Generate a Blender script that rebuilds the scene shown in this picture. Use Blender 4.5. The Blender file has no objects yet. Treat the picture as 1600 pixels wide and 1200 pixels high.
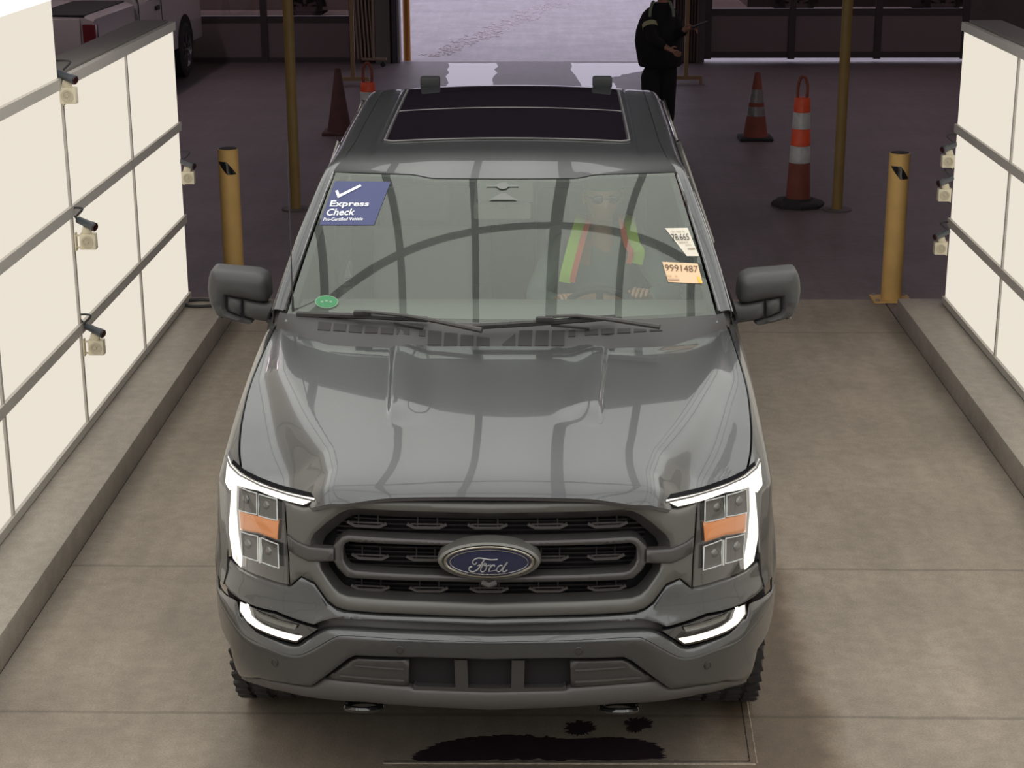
import bpy, bmesh, math, random
from mathutils import Vector, Matrix, geometry
from math import sin, cos, pi, sqrt, radians, exp
random.seed(4)
D = bpy.data
COL = bpy.context.scene.collection
SC = bpy.context.scene
# ---------------------------------------------------------------- camera
CP = Vector((0.1846, -5.3224, 3.2641)); FPX = 2754.0
YAW, PITCH, ROLL = -0.0217328, 0.3020267, 0.0034512
_f = Vector((sin(YAW)*cos(PITCH), cos(YAW)*cos(PITCH), -sin(PITCH)))
_r = Vector((cos(YAW), -sin(YAW), 0)); _d = _f.cross(_r)
CR = _r*cos(ROLL)+_d*sin(ROLL); CD = -_r*sin(ROLL)+_d*cos(ROLL); CF = _f
cam_d = D.cameras.new('camera'); cam = D.objects.new('camera', cam_d); COL.objects.link(cam)
cam_d.sensor_width = 36; cam_d.sensor_fit = 'HORIZONTAL'; cam_d.lens = FPX/1600*36
cam_d.clip_start = .05; cam_d.clip_end = 300
M = Matrix((CR, -CD, -CF)).transposed().to_4x4(); M.translation = CP
cam.matrix_world = M
SC.camera = cam
# ---------------------------------------------------------------- world, exposure
SC.view_settings.view_transform = 'Standard'; SC.view_settings.look = 'None'
SC.view_settings.exposure = 0; SC.view_settings.gamma = 1
SC.view_settings.use_curve_mapping = False
w = D.worlds.new('world'); SC.world = w; w.use_nodes = True
bg = w.node_tree.nodes['Background']
bg.inputs[0].default_value = (.86, .80, .98, 1); bg.inputs[1].default_value = 1.05
VAULT_L = 2.0      # radiance of the light tunnel's ceiling
WALL_L = 1.0       # radiance of its side panels
# ---------------------------------------------------------------- photo measurements -> places
def ray(u, v): return CR*((u-800)/FPX)+CD*((v-600)/FPX)+CF
def aty(u, v, y):
    d = ray(u, v); return CP+d*((y-CP.y)/d.y)
def atz(u, v, z):
    d = ray(u, v); return CP+d*((z-CP.z)/d.z)
def atx(u, v, x):
    d = ray(u, v); return CP+d*((x-CP.x)/d.x)
def interp(T, x):
    if x <= T[0][0]: return T[0][1]
    for (a, b), (c, d) in zip(T, T[1:]):
        if x <= c: return b+(d-b)*(x-a)/(c-a)
    return T[-1][1]
def spl(T, x):            # smooth (Catmull-Rom style) interpolation of a table
    if x <= T[0][0]: return T[0][1]
    if x >= T[-1][0]: return T[-1][1]
    n = len(T)
    for i in range(n-1):
        if x <= T[i+1][0]: break
    def sl(j):
        if j == 0: return (T[1][1]-T[0][1])/(T[1][0]-T[0][0])
        if j == n-1: return (T[-1][1]-T[-2][1])/(T[-1][0]-T[-2][0])
        a = (T[j][1]-T[j-1][1])/(T[j][0]-T[j-1][0]); b = (T[j+1][1]-T[j][1])/(T[j+1][0]-T[j][0])
        return 0 if a*b <= 0 else 2*a*b/(a+b)
    h = T[i+1][0]-T[i][0]; t = (x-T[i][0])/h
    return ((2*t**3-3*t*t+1)*T[i][1]+(t**3-2*t*t+t)*h*sl(i)+(-2*t**3+3*t*t)*T[i+1][1]+(t**3-t*t)*h*sl(i+1))
def sm(a, b, x):
    t = max(0, min(1, (x-a)/(b-a))); return t*t*(3-2*t)
# ---------------------------------------------------------------- materials
MATS = {}
def mat(name, col, rough=.5, metal=0, coat=0, coatr=.03, emit=None, es=1, noise=None, bump=None, spec=.5, ior=1.5):
    if name in MATS: return MATS[name]
    m = D.materials.new(name); m.use_nodes = True; nt = m.node_tree; b = nt.nodes['Principled BSDF']
    b.inputs['Base Color'].default_value = (*col, 1); b.inputs['Roughness'].default_value = rough
    b.inputs['Metallic'].default_value = metal; b.inputs['Coat Weight'].default_value = coat
    b.inputs['Coat Roughness'].default_value = coatr; b.inputs['IOR'].default_value = ior
    b.inputs['Specular IOR Level'].default_value = spec
    if emit:
        b.inputs['Emission Color'].default_value = (*emit, 1); b.inputs['Emission Strength'].default_value = es
    if noise or bump:
        tc = nt.nodes.new('ShaderNodeTexCoord')
    if noise:             # (scale, amount)
        n = nt.nodes.new('ShaderNodeTexNoise'); n.inputs['Scale'].default_value = noise[0]; n.inputs['Detail'].default_value = 6
        nt.links.new(tc.outputs['Object'], n.inputs['Vector'])
        mr = nt.nodes.new('ShaderNodeMapRange'); mr.inputs['From Min'].default_value = .25; mr.inputs['From Max'].default_value = .75
        mr.inputs['To Min'].default_value = 1-noise[1]; mr.inputs['To Max'].default_value = 1+noise[1]
        nt.links.new(n.outputs['Fac'], mr.inputs['Value'])
        mx = nt.nodes.new('ShaderNodeVectorMath'); mx.operation = 'SCALE'; mx.inputs[0].default_value = col
        nt.links.new(mr.outputs['Result'], mx.inputs['Scale']); nt.links.new(mx.outputs[0], b.inputs['Base Color'])
    if bump:
        n = nt.nodes.new('ShaderNodeTexNoise'); n.inputs['Scale'].default_value = bump[0]; n.inputs['Detail'].default_value = 3
        nt.links.new(tc.outputs['Object'], n.inputs['Vector'])
        bp = nt.nodes.new('ShaderNodeBump'); bp.inputs['Strength'].default_value = bump[1]; bp.inputs['Distance'].default_value = .01
        nt.links.new(n.outputs['Fac'], bp.inputs['Height']); nt.links.new(bp.outputs['Normal'], b.inputs['Normal'])
    MATS[name] = m; return m
def glassm(name, tint, refl=1.7, rough=0.0, ior=1.5, rtint=(1, 1, 1)):
    """thin sheet of glass: clear tinted see-through plus a mirror layer that follows Fresnel"""
    m = D.materials.new(name); m.use_nodes = True; nt = m.node_tree; nt.nodes.clear()
    o = nt.nodes.new('ShaderNodeOutputMaterial'); t = nt.nodes.new('ShaderNodeBsdfTransparent'); t.inputs[0].default_value = (*tint, 1)
    g = nt.nodes.new('ShaderNodeBsdfGlossy'); g.inputs['Roughness'].default_value = rough; g.inputs['Color'].default_value = (*rtint, 1)
    f = nt.nodes.new('ShaderNodeFresnel'); f.inputs['IOR'].default_value = ior
    ge = nt.nodes.new('ShaderNodeNewGeometry')
    mu = nt.nodes.new('ShaderNodeMath'); mu.operation = 'MULTIPLY'; mu.inputs[1].default_value = refl; mu.use_clamp = True
    sub = nt.nodes.new('ShaderNodeMath'); sub.operation = 'SUBTRACT'; sub.inputs[0].default_value = 1
    m2 = nt.nodes.new('ShaderNodeMath'); m2.operation = 'MULTIPLY'
    nt.links.new(ge.outputs['Backfacing'], sub.inputs[1])
    nt.links.new(f.outputs[0], mu.inputs[0]); nt.links.new(mu.outputs[0], m2.inputs[0]); nt.links.new(sub.outputs[0], m2.inputs[1])
    mx = nt.nodes.new('ShaderNodeMixShader')
    nt.links.new(m2.outputs[0], mx.inputs[0]); nt.links.new(t.outputs[0], mx.inputs[1]); nt.links.new(g.outputs[0], mx.inputs[2])
    nt.links.new(mx.outputs[0], o.inputs[0]); MATS[name] = m; return m
def emis(name, col, s):
    m = D.materials.new(name); m.use_nodes = True; nt = m.node_tree; nt.nodes.clear()
    o = nt.nodes.new('ShaderNodeOutputMaterial'); e = nt.nodes.new('ShaderNodeEmission')
    e.inputs[0].default_value = (*col, 1); e.inputs[1].default_value = s; nt.links.new(e.outputs[0], o.inputs[0]); MATS[name] = m; return m
paint = mat('grey_metallic_paint', (.084, .088, .092), .27, .66, .5, .02, noise=(900, .05))
gloss_black = mat('gloss_black', (.012, .012, .014), .12, 0, 1)
satin_dark = mat('satin_dark_grey', (.052, .049, .050), .38, .3, .25, .2)
mesh_dark = mat('grille_black', (.018, .016, .019), .42)
plastic = mat('moulded_dark_plastic', (.042, .040, .041), .55, bump=(700, .15))
mirror_pl = mat('mirror_plastic', (.050, .050, .052), .5, bump=(700, .1))
rubber = mat('tyre_rubber', (.03, .028, .03), .8, noise=(30, .2))
blackm = mat('matt_black', (.012, .011, .013), .7)
voidm = mat('engine_bay_black', (.008, .007, .009), .9)
chrome = mat('chrome', (.8, .8, .8), .1, 1)
alloy = mat('alloy', (.35, .35, .36), .3, .9)
yellow = mat('safety_yellow_paint', (.60, .375, .13), .45, noise=(6, .12))
yellow_old = mat('dull_yellow_paint', (.30, .20, .065), .5, noise=(4, .15))
orange = mat('cone_orange', (.85, .10, .035), .5, noise=(8, .12))
orange_dark = mat('dirty_cone_orange', (.22, .055, .035), .7, noise=(8, .2))
white_band = mat('reflective_white', (.55, .55, .55), .35, noise=(20, .15))
alu = mat('aluminium_rail', (.50, .47, .43), .5, .15)
ivory = mat('ivory_bracket', (.72, .66, .50), .5)
cable_m = mat('cable_black', (.03, .03, .035), .6)
skin = mat('skin', (.42, .22, .15), .5)
dark_cloth = mat('black_workwear', (.010, .010, .013), .9)
hivis_y = mat('hi_vis_yellow', (.50, .75, .05), .6)
hivis_o = mat('hi_vis_orange', (.85, .13, .04), .6)
vault_m = emis('lit_ceiling_panel', (1, .985, .93), VAULT_L)
wall_m = emis('lit_side_panel', (.835, .765, .655), WALL_L)
drl_m = emis('white_led', (1, .93, .82), 1.6)
# ---------------------------------------------------------------- objects
def link(name, me, m, parent=None, smooth=35):
    me.name = name
    o = D.objects.new(name, me); COL.objects.link(o)
    if m is not None and not me.materials: me.materials.append(m)
    if smooth and me.polygons:
        me.polygons.foreach_set('use_smooth', [True]*len(me.polygons)); me.set_sharp_from_angle(angle=radians(smooth))
    if parent is not None: o.parent = parent
    return o
def bm_obj(name, bm, m, parent=None, smooth=35, recalc=True):
    if recalc: bmesh.ops.recalc_face_normals(bm, faces=bm.faces)
    me = D.meshes.new(name); bm.to_mesh(me); bm.free(); return link(name, me, m, parent, smooth)
def thing(name, label, cat, loc=(0, 0, 0), rz=0, group=None):
    o = D.objects.new(name, None); COL.objects.link(o); o.empty_display_size = .1
    o.location = loc; o.rotation_euler = (0, 0, rz); return tag(o, label, cat, group)
def tag(o, label, cat=None, group=None, kind=None):
    o['label'] = label
    if cat: o['category'] = cat
    if group: o['group'] = group
    if kind: o['kind'] = kind
    return o
def struct(o): o['kind'] = 'structure'; return o
def box(bm, c, s, rot=None):
    """axis aligned box: centre, full size; optional 3x3 rotation"""
    R = rot.to_4x4() if rot else Matrix.Identity(4)
    bmesh.ops.create_cube(bm, size=1, matrix=Matrix.Translation(c) @ R @ Matrix.Diagonal((*s, 1)))
def bbox(bm, a, b): box(bm, [(p+q)/2 for p, q in zip(a, b)], [abs(q-p) for p, q in zip(a, b)])
def bevel(bm, w=.01, n=2):
    bmesh.ops.bevel(bm, geom=list(bm.edges), offset=w, segments=n, affect='EDGES', profile=.6, clamp_overlap=True)
def tube(bm, pts, r, n=10, caps=True, closed=False):
    pts = [Vector(p) for p in pts]; rs = r if isinstance(r, (list, tuple)) else [r]*len(pts)
    k = len(pts); rings = []; up = None
    for i, p in enumerate(pts):
        if closed: t = pts[(i+1) % k]-pts[i-1]
        else: t = pts[min(i+1, k-1)]-pts[max(i-1, 0)]
        t.normalize()
        if up is None:
            up = Vector((0, 0, 1)) if abs(t.z) < .9 else Vector((1, 0, 0))
        a = (up-t*up.dot(t))
        if a.length < 1e-5: a = t.orthogonal()
        a.normalize(); up = a; b = t.cross(a)
        rings.append([bm.verts.new(p+(a*cos(2*pi*j/n)+b*sin(2*pi*j/n))*rs[i]) for j in range(n)])
    for i in range(k if closed else k-1):
        A, B = rings[i], rings[(i+1) % k]
        for j in range(n): bm.faces.new((A[j], A[(j+1) % n], B[(j+1) % n], B[j]))
    if caps and not closed: bm.faces.new(rings[0][::-1]); bm.faces.new(rings[-1])
def lathe(bm, prof, n=32, M4=None, cap=False):
    """prof: (r, z) list, turned about Z"""
    M4 = M4 or Matrix.Identity(4); rings = []
    for r, z in prof: rings.append([bm.verts.new(M4 @ Vector((r*cos(2*pi*j/n), r*sin(2*pi*j/n), z))) for j in range(n)])
    for A, B in zip(rings, rings[1:]):
        for j in range(n): bm.faces.new((A[j], A[(j+1) % n], B[(j+1) % n], B[j]))
    if cap: bm.faces.new(rings[0][::-1]); bm.faces.new(rings[-1])
def resample(pts, n):
    pts = [Vector(p) for p in pts]; L = [0]
    for a, b in zip(pts, pts[1:]): L.append(L[-1]+(b-a).length)
    out = []; i = 0
    for k in range(n):
        s = L[-1]*k/(n-1)
        while i < len(L)-2 and L[i+1] < s: i += 1
        t = (s-L[i])/max(1e-9, L[i+1]-L[i]); out.append(pts[i].lerp(pts[i+1], max(0, min(1, t))))
    return out
def cr(pts, k=6):          # Catmull-Rom through points
    pts = [Vector(p) for p in pts]; out = []
    for i in range(len(pts)-1):
        a, b, c, d = pts[max(0, i-1)], pts[i], pts[i+1], pts[min(len(pts)-1, i+2)]
        for j in range(k):
            t = j/k
            out.append(.5*((2*b)+(c-a)*t+(2*a-5*b+4*c-d)*t*t+(3*b-a-3*c+d)*t**3))
    out.append(pts[-1]); return out
def grid(bm, rows, flip=False):
    V = [[bm.verts.new(p) for p in r] for r in rows]
    for A, B in zip(V, V[1:]):
        for j in range(len(A)-1):
            f = (A[j], A[j+1], B[j+1], B[j]); bm.faces.new(f[::-1] if flip else f)
def orient(bm, d):
    s = Vector((0, 0, 0)); bm.normal_update()
    for f in bm.faces: s += f.normal*f.calc_area()
    if s.dot(Vector(d)) < 0: bmesh.ops.reverse_faces(bm, faces=bm.faces)
def sheet(name, rows, m, parent, d, thick=0, smooth=35, flip=None):
    """a sheet through rows of points; d = direction it faces; thick gives it real thickness behind"""
    bm = bmesh.new(); grid(bm, rows); orient(bm, d)
    if thick:
        bm.normal_update(); nor = [(v, v.normal.copy()) for v in bm.verts]
        f0 = list(bm.faces); ge = bmesh.ops.duplicate(bm, geom=list(bm.verts)+list(bm.edges)+f0)
        vm = ge['vert_map']; newf = [g for g in ge['geom'] if isinstance(g, bmesh.types.BMFace)]
        bound = [e for e in bm.edges if len(e.link_faces) == 1 and all(f in set(f0) for f in e.link_faces)] if False else None
        for v, n in nor: vm[v].co = v.co-n*thick
        bmesh.ops.reverse_faces(bm, faces=newf)
        f0s = set(f0)
        for e in [e for e in bm.edges if len(e.link_faces) == 1 and e.link_faces[0] in f0s]:
            a, b = e.verts; f = e.link_faces[0]
            lp = [l for l in f.loops if l.edge == e][0]
            a, b = lp.vert, lp.link_loop_next.vert
            bm.faces.new((b, a, vm[a], vm[b]))
    return bm_obj(name, bm, m, parent, smooth, recalc=False)
def inside(p, poly):
    c = False; x, y = p; j = len(poly)-1
    for i in range(len(poly)):
        (xi, yi), (xj, yj) = poly[i], poly[j]
        if (yi > y) != (yj > y) and x < (xj-xi)*(y-yi)/(yj-yi)+xi: c = not c
        j = i
    return c
def segd(p, a, b):
    ax, ay = a; bx, by = b; dx, dy = bx-ax, by-ay; L = dx*dx+dy*dy
    t = 0 if L == 0 else max(0, min(1, ((p[0]-ax)*dx+(p[1]-ay)*dy)/L))
    return math.hypot(p[0]-ax-t*dx, p[1]-ay-t*dy)
def densify(poly, g):
    out = []
    for i in range(len(poly)):
        a, b = poly[i], poly[(i+1) % len(poly)]; n = max(1, int(math.hypot(b[0]-a[0], b[1]-a[1])/g))
        for k in range(n): out.append((a[0]+(b[0]-a[0])*k/n, a[1]+(b[1]-a[1])*k/n))
    return out
def plate_bm(poly, F, thick=.01, g=.02, holes=(), pillow=0, pw=.02, bm=None, mirror=False):
    """a panel whose front outline is poly in (x, z), lying on the surface y = F(x, z), with real thickness behind"""
    polys = [densify(poly, g)]+[densify(h, g) for h in holes]
    pts = []; edges = []
    for P in polys:
        o = len(pts); pts += P; edges += [(o+i, o+(i+1) % len(P)) for i in range(len(P))]
    nb = len(pts)
    xs = [p[0] for p in polys[0]]; zs = [p[1] for p in polys[0]]
    def dist(p): return min(segd(p, P[i], P[(i+1) % len(P)]) for P in polys for i in range(len(P)))
    x = min(xs)+g/2; row = 0
    cand = []
    while x < max(xs):
        z = min(zs)+(g/2 if row % 2 else g*.1)
        while z < max(zs):
            if inside((x, z), polys[0]) and not any(inside((x, z), h) for h in polys[1:]): cand.append((x, z))
            z += g
        x += g; row += 1
    dd = [dist(p) for p in cand]
    cand = [(p, d) for p, d in zip(cand, dd) if d > (max(g*.45, pw*1.25) if pillow else g*.45)]
    if pillow:
        for P in polys:
            n_ = len(P); sg = 1 if sum(P[i][0]*P[(i+1) % n_][1]-P[(i+1) % n_][0]*P[i][1] for i in range(n_)) > 0 else -1
            if P is not polys[0]: sg = -sg
            for i in range(n_):
                (ax, az), (bx, bz) = P[i-1], P[(i+1) % n_]; L = math.hypot(bx-ax, bz-az) or 1; nx, nz = -(bz-az)/L*sg, (bx-ax)/L*sg
                for fr in (.12, .4, 1.0):
                    q = (P[i][0]+nx*pw*fr, P[i][1]+nz*pw*fr)
                    if inside(q, polys[0]) and not any(inside(q, h) for h in polys[1:]):
                        dq = dist(q)
                        if dq > pw*fr*.85: cand.append((q, dq))
    allp = [Vector(p) for p in pts]+[Vector(p) for p, d in cand]
    vv, ee, ff, *_ = geometry.delaunay_2d_cdt(allp, edges, [], 0, 1e-6)
    bm = bm or bmesh.new(); S = -1 if mirror else 1
    bl = []; fv = []
    for v in vv:
        d = dist((v.x, v.y)) if pillow else 0
        y = F(v.x, v.y)
        if pillow and d < pw: t = 1-d/pw; y += pillow*(1-sqrt(max(0, 1-t*t)))
        fv.append(bm.verts.new((S*v.x, y, v.y)))
    newf = []
    for f in ff:
        if len(f) < 3: continue
        cx = sum(vv[i].x for i in f)/len(f); cz = sum(vv[i].y for i in f)/len(f)
        if not inside((cx, cz), polys[0]) or any(inside((cx, cz), h) for h in polys[1:]): continue
        q = [fv[i] for i in f]
        ar = sum((vv[f[i]].x*vv[f[(i+1) % len(f)]].y-vv[f[(i+1) % len(f)]].x*vv[f[i]].y) for i in range(len(f)))
        if (ar < 0) != mirror: q = q[::-1]
        try: newf.append(bm.faces.new(q))
        except ValueError: pass
    used = set(v for f in newf for v in f.verts)
    for v in fv:
        if v not in used: bm.verts.remove(v)
    if thick:
        bk = {v: bm.verts.new((v.co.x, v.co.y+thick, v.co.z)) for v in used}
        ns = set(newf)
        es = set(e for f in newf for e in f.edges)
        for e in es:
            lf = [f for f in e.link_faces if f in ns]
            if len(lf) == 1:
                lp = [l for l in lf[0].loops if l.edge == e][0]; a, b = lp.vert, lp.link_loop_next.vert
                bm.faces.new((b, a, bk[a], bk[b]))
        for f in newf: bm.faces.new([bk[v] for v in f.verts][::-1])
    return bm
def plate(name, poly, F, m, parent, mirror=False, **k):
    return bm_obj(name, plate_bm(poly, F, mirror=mirror, **k), m, parent, 40, recalc=False)
def text_mesh(s, size=1, extrude=.0, shear=0, offset=0, spacing=1, align='LEFT'):
    c = D.curves.new('t', 'FONT'); c.body = s; c.size = size; c.extrude = extrude; c.shear = shear; c.offset = offset
    c.space_character = spacing; c.align_x = align; c.resolution_u = 3
    o = D.objects.new('t', c); COL.objects.link(o)
    dg = bpy.context.evaluated_depsgraph_get(); me = D.meshes.new_from_object(o.evaluated_get(dg))
    D.objects.remove(o); D.curves.remove(c); me.materials.clear(); return me
def text_on(name, s, m, parent, org, ex, ey, width, height, **k):
    """letters fitted into a width x height box whose lower left corner is org, along unit ex, ey"""
    me = text_mesh(s, **k); xs = [v.co.x for v in me.vertices]; ys = [v.co.y for v in me.vertices]
    a, b, c, d = min(xs), max(xs), min(ys), max(ys)
    n = ex.cross(ey).normalized()
    for v in me.vertices:
        p = v.co.copy(); v.co = org+ex*((p.x-a)/(b-a)*width)+ey*((p.y-c)/(d-c)*height)+n*(p.z)
    return link(name, me, m, parent, 0)
def copy_tree(o, parent=None):
    c = o.copy(); COL.objects.link(c)
    if parent is not None: c.parent = parent
    for ch in list(o.children): copy_tree(ch, c)
    return c
# ================================================================ THE SETTING
LX, RX, TC = -2.35, 2.93, .29            # inner faces of the light tunnel, its centre line
def wetmat(name, base, lane):
    """concrete; lane=True adds slab joints, tyre tracks and a middle darkened by dirt and painted truck shadow"""
    m = D.materials.new(name); m.use_nodes = True; nt = m.node_tree; b = nt.nodes['Principled BSDF']; N = nt.nodes.new; L = nt.links.new
    geo = N('ShaderNodeNewGeometry'); sep = N('ShaderNodeSeparateXYZ'); L(geo.outputs['Position'], sep.inputs[0])
    def math_(op, a, b_=0, c=None, clamp=False):
        n = N('ShaderNodeMath'); n.operation = op; n.use_clamp = clamp
        for i, q in enumerate((a, b_, c)):
            if q is None: continue
            if isinstance(q, (int, float)): n.inputs[i].default_value = q
            else: L(q, n.inputs[i])
        return n.outputs[0]
    def noise(sc, det=6, sx=1, sy=1):
        mp = N('ShaderNodeMapping'); mp.inputs['Scale'].default_value = (sx, sy, 1); L(geo.outputs['Position'], mp.inputs[0])
        n = N('ShaderNodeTexNoise'); n.inputs['Scale'].default_value = sc; n.inputs['Detail'].default_value = det; n.inputs['Roughness'].default_value = .6
        L(mp.outputs[0], n.inputs[0]); return n.outputs['Fac']
    def ramp(v, a, b_, lo=0., hi=1.):
        n = N('ShaderNodeMapRange'); n.interpolation_type = 'SMOOTHSTEP'; L(v, n.inputs[0])
        for i, q in enumerate((a, b_, lo, hi)): n.inputs[i+1].default_value = q
        return n.outputs[0]
    x, y = sep.outputs[0], sep.outputs[1]
    n1 = noise(1.3); n2 = noise(14, 8); n3 = noise(120, 3); n4 = noise(2.2, 5, 3, .25)
    val = math_('MULTIPLY', ramp(n1, .3, .7, .86, 1.1), ramp(n2, .3, .7, .90, 1.08))
    val = math_('MULTIPLY', val, ramp(n3, .3, .7, .86, 1.12))
    val = math_('MULTIPLY', val, ramp(n4, .35, .7, .93, 1.05))
    warm = None
    if lane:
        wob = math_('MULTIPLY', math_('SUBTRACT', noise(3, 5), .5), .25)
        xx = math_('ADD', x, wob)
        # tyre track right of the vehicle, dirt and painted truck shadow in mid lane
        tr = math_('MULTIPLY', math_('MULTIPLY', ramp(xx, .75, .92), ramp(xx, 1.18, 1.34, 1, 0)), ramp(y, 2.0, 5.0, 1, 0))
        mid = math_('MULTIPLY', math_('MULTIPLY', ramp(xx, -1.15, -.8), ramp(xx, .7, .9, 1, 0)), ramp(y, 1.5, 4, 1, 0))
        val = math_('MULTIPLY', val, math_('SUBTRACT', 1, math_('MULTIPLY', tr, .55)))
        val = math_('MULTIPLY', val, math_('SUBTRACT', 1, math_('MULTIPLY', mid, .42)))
        # slab joints across the lane
        for yj, a, b_ in ((2.27, -9, 0), (.83, -9, 9), (6.36, -9, 9)):
            d = math_('ABSOLUTE', math_('SUBTRACT', math_('ADD', y, math_('MULTIPLY', wob, .12)), yj))
            ln = math_('MULTIPLY', ramp(d, .006, .016, 1, 0), .30)
            val = math_('MULTIPLY', val, math_('SUBTRACT', 1, ln))
        # lighter crust of grit along the service plate's edge
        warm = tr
        # darker bands along the kerbs
        e = math_('ADD', ramp(x, -2.05, -1.9, 1, 0), ramp(x, 2.45, 2.62, 0, 1))
        val = math_('MULTIPLY', val, math_('SUBTRACT', 1, math_('MULTIPLY', e, .25)))
    sc = N('ShaderNodeVectorMath'); sc.operation = 'SCALE'; sc.inputs[0].default_value = base; L(val, sc.inputs['Scale'])
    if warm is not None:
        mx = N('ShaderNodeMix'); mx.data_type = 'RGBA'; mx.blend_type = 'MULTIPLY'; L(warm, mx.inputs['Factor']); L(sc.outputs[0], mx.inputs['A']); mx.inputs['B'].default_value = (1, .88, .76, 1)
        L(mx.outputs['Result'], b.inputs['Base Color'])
    else: L(sc.outputs[0], b.inputs['Base Color'])
    b.inputs['Roughness'].default_value = .62 if lane else .5
    bp = N('ShaderNodeBump'); bp.inputs['Strength'].default_value = .35; bp.inputs['Distance'].default_value = .004
    L(n3, bp.inputs['Height']); L(bp.outputs['Normal'], b.inputs['Normal'])
    return m
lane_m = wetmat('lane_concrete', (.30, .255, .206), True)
kerb_m = wetmat('kerb_concrete', (.34, .305, .26), False)
shop_m = wetmat('workshop_floor_concrete', (.17, .138, .145), False)
yard_m = wetmat('wet_yard_concrete', (.40, .37, .39), False)
YB = 21.4
def slab(name, a, b, m, smooth=0):
    bm = bmesh.new(); bbox(bm, a, b); return struct(bm_obj(name, bm, m, None, 0))
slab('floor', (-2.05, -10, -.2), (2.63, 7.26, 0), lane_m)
slab('floor', (-12, 7.26, -.2), (12, YB+.1, 0), shop_m)
slab('floor', (-12, -10, -.2), (-2.06, 7.26, -.002), shop_m)
slab('floor', (2.64, -10, -.2), (12, 7.26, -.002), shop_m)
slab('ground_yard', (-40, YB+.1, -.2), (40, 70, -.01), yard_m)
# raised concrete kerbs the tunnel walls stand on
for s, (a, b) in enumerate(((-2.62, -2.05), (2.63, 3.2))):
    bm = bmesh.new(); bbox(bm, (a, -10, -.002), (b, 6.72, .15)); bevel(bm, .012, 2)
    struct(bm_obj('kerb_left' if s == 0 else 'kerb_right', bm, kerb_m, None, 40))
# building shell
dark_wall = mat('dark_building_wall', (.10, .085, .088), .8, noise=(2, .15))
dark_ceil = mat('dark_building_ceiling', (.10, .10, .11), .9)
slab('wall_left', (-12.2, -10, 0), (-12, YB+.2, 5), dark_wall)
slab('wall_right', (12, -10, 0), (12.2, YB+.2, 5), dark_wall)
slab('wall_front', (-12.2, -10.2, 0), (12.2, -10, 5), dark_wall)
slab('ceiling', (-12.2, -10.2, 5), (12.2, YB+.2, 5.2), dark_ceil)
# back wall in pieces between its openings
for i, (a, b, z0, z1) in enumerate(((-12, -6.6, 0, 5), (-2.72, -2.07, 0, 5), (1.93, 2.50, 0, 5), (6.42, 7.35, 0, 5), (8.9, 12, 0, 5), (7.35, 8.9, 0, .72),
                                    (7.35, 8.9, 2.6, 5), (-6.6, -2.72, 3.2, 5), (2.50, 6.42, 3.2, 5), (-2.07, 1.93, 3.6, 5))):
    slab('wall_back', (a, YB, z0), (b, YB+.22, z1), dark_wall)
door_panel = mat('overhead_door_panel', (.17, .135, .14), .6)
door_frame = mat('overhead_door_frame', (.06, .045, .05), .5, .2)
pane_m = glassm('dusty_window_glass', (.42, .36, .33), 1.0, .05)
def overhead_door(idx, x0, x1, zsill, gap, stiles):
    t = D.objects.new('door_%d' % idx, None); COL.objects.link(t); t.location = ((x0+x1)/2, YB+.05, 0); struct(t)
    ox = (x0+x1)/2
    bm = bmesh.new()
    for zz in (gap+.06, zsill-.03, zsill+.62, zsill+1.25, 3.12): bbox(bm, (x0-ox, -.03, zz-.045), (x1-ox, .03, zz+.045))
    for sx in stiles+[x0+.05, x1-.05]: bbox(bm, (sx-ox-.05, -.04, gap), (sx-ox+.05, .04, 3.16))
    bm_obj('door_frame', bm, door_frame, t, 0)
    bm = bmesh.new(); bbox(bm, (x0-ox, -.012, gap+.03), (x1-ox, .012, zsill)); bm_obj('door_panel', bm, door_panel, t, 0)
    ed = [x0+.05]+stiles+[x1-.05]
    for a, b in zip(ed, ed[1:]):
        for k in range(3):
            bm = bmesh.new(); bbox(bm, (a-ox+.05, -.003, zsill+.02+.63*k), (b-ox-.05, .003, zsill+.57+.63*k)); bm_obj('pane', bm, pane_m, t, 0)
    return t
overhead_door(1, -6.6, -2.72, .67, -.035, [-4.1])
overhead_door(2, 2.50, 6.42, .77, .045, [3.80, 5.08])
# small window in the back wall at the far right
t = struct(D.objects.new('window_1', None)); COL.objects.link(t); t.location = (8.12, YB+.1, .72)
bm = bmesh.new()
for a, b in (((-.78, -.04, 0), (.78, .04, .06)), ((-.78, -.04, 1.82), (.78, .04, 1.88)), ((-.78, -.04, 0), (-.72, .04, 1.88)), ((.72, -.04, 0), (.78, .04, 1.88))): bbox(bm, a, b)
bm_obj('window_frame', bm, door_frame, t, 0)
bm = bmesh.new(); bbox(bm, (-.72, -.004, .06), (.72, .004, 1.82)); bm_obj('pane', bm, pane_m, t, 0)
# jambs of the open exit in the middle: ribbed curtain boards, steel edge, bollard posts
rib_m = mat('ribbed_brown_jamb', (.20, .15, .13), .7); steel_m = mat('jamb_steel', (.32, .30, .32), .5, .5)
def jamb(x0, x1, name):
    bm = bmesh.new(); n = 9; pts = []
    for k in range(n*2+1): pts.append((x0+(x1-x0)*k/(n*2), YB-.05-(.07 if k % 2 else 0)))
    rows = [[(x, y, z) for x, y in pts] for z in (.02, 3.3)]
    grid(bm, rows); grid(bm, [[(x, YB-.01, z) for x, y in pts] for z in (.02, 3.3)])
    return struct(bm_obj(name, bm, rib_m, None, 0))
jamb(-2.66, -2.42, 'trim_1'); jamb(2.02, 2.40, 'trim_2')
slab('trim_3', (-2.42, YB-.12, 0), (-2.20, YB, 3.3), mat('grey_jamb_board', (.17, .155, .15), .7))
slab('trim_4', (-2.17, YB-.10, 0), (-2.11, YB+.0, 3.3), mat('bluish_weather_strip', (.06, .06, .08), .6))
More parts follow.
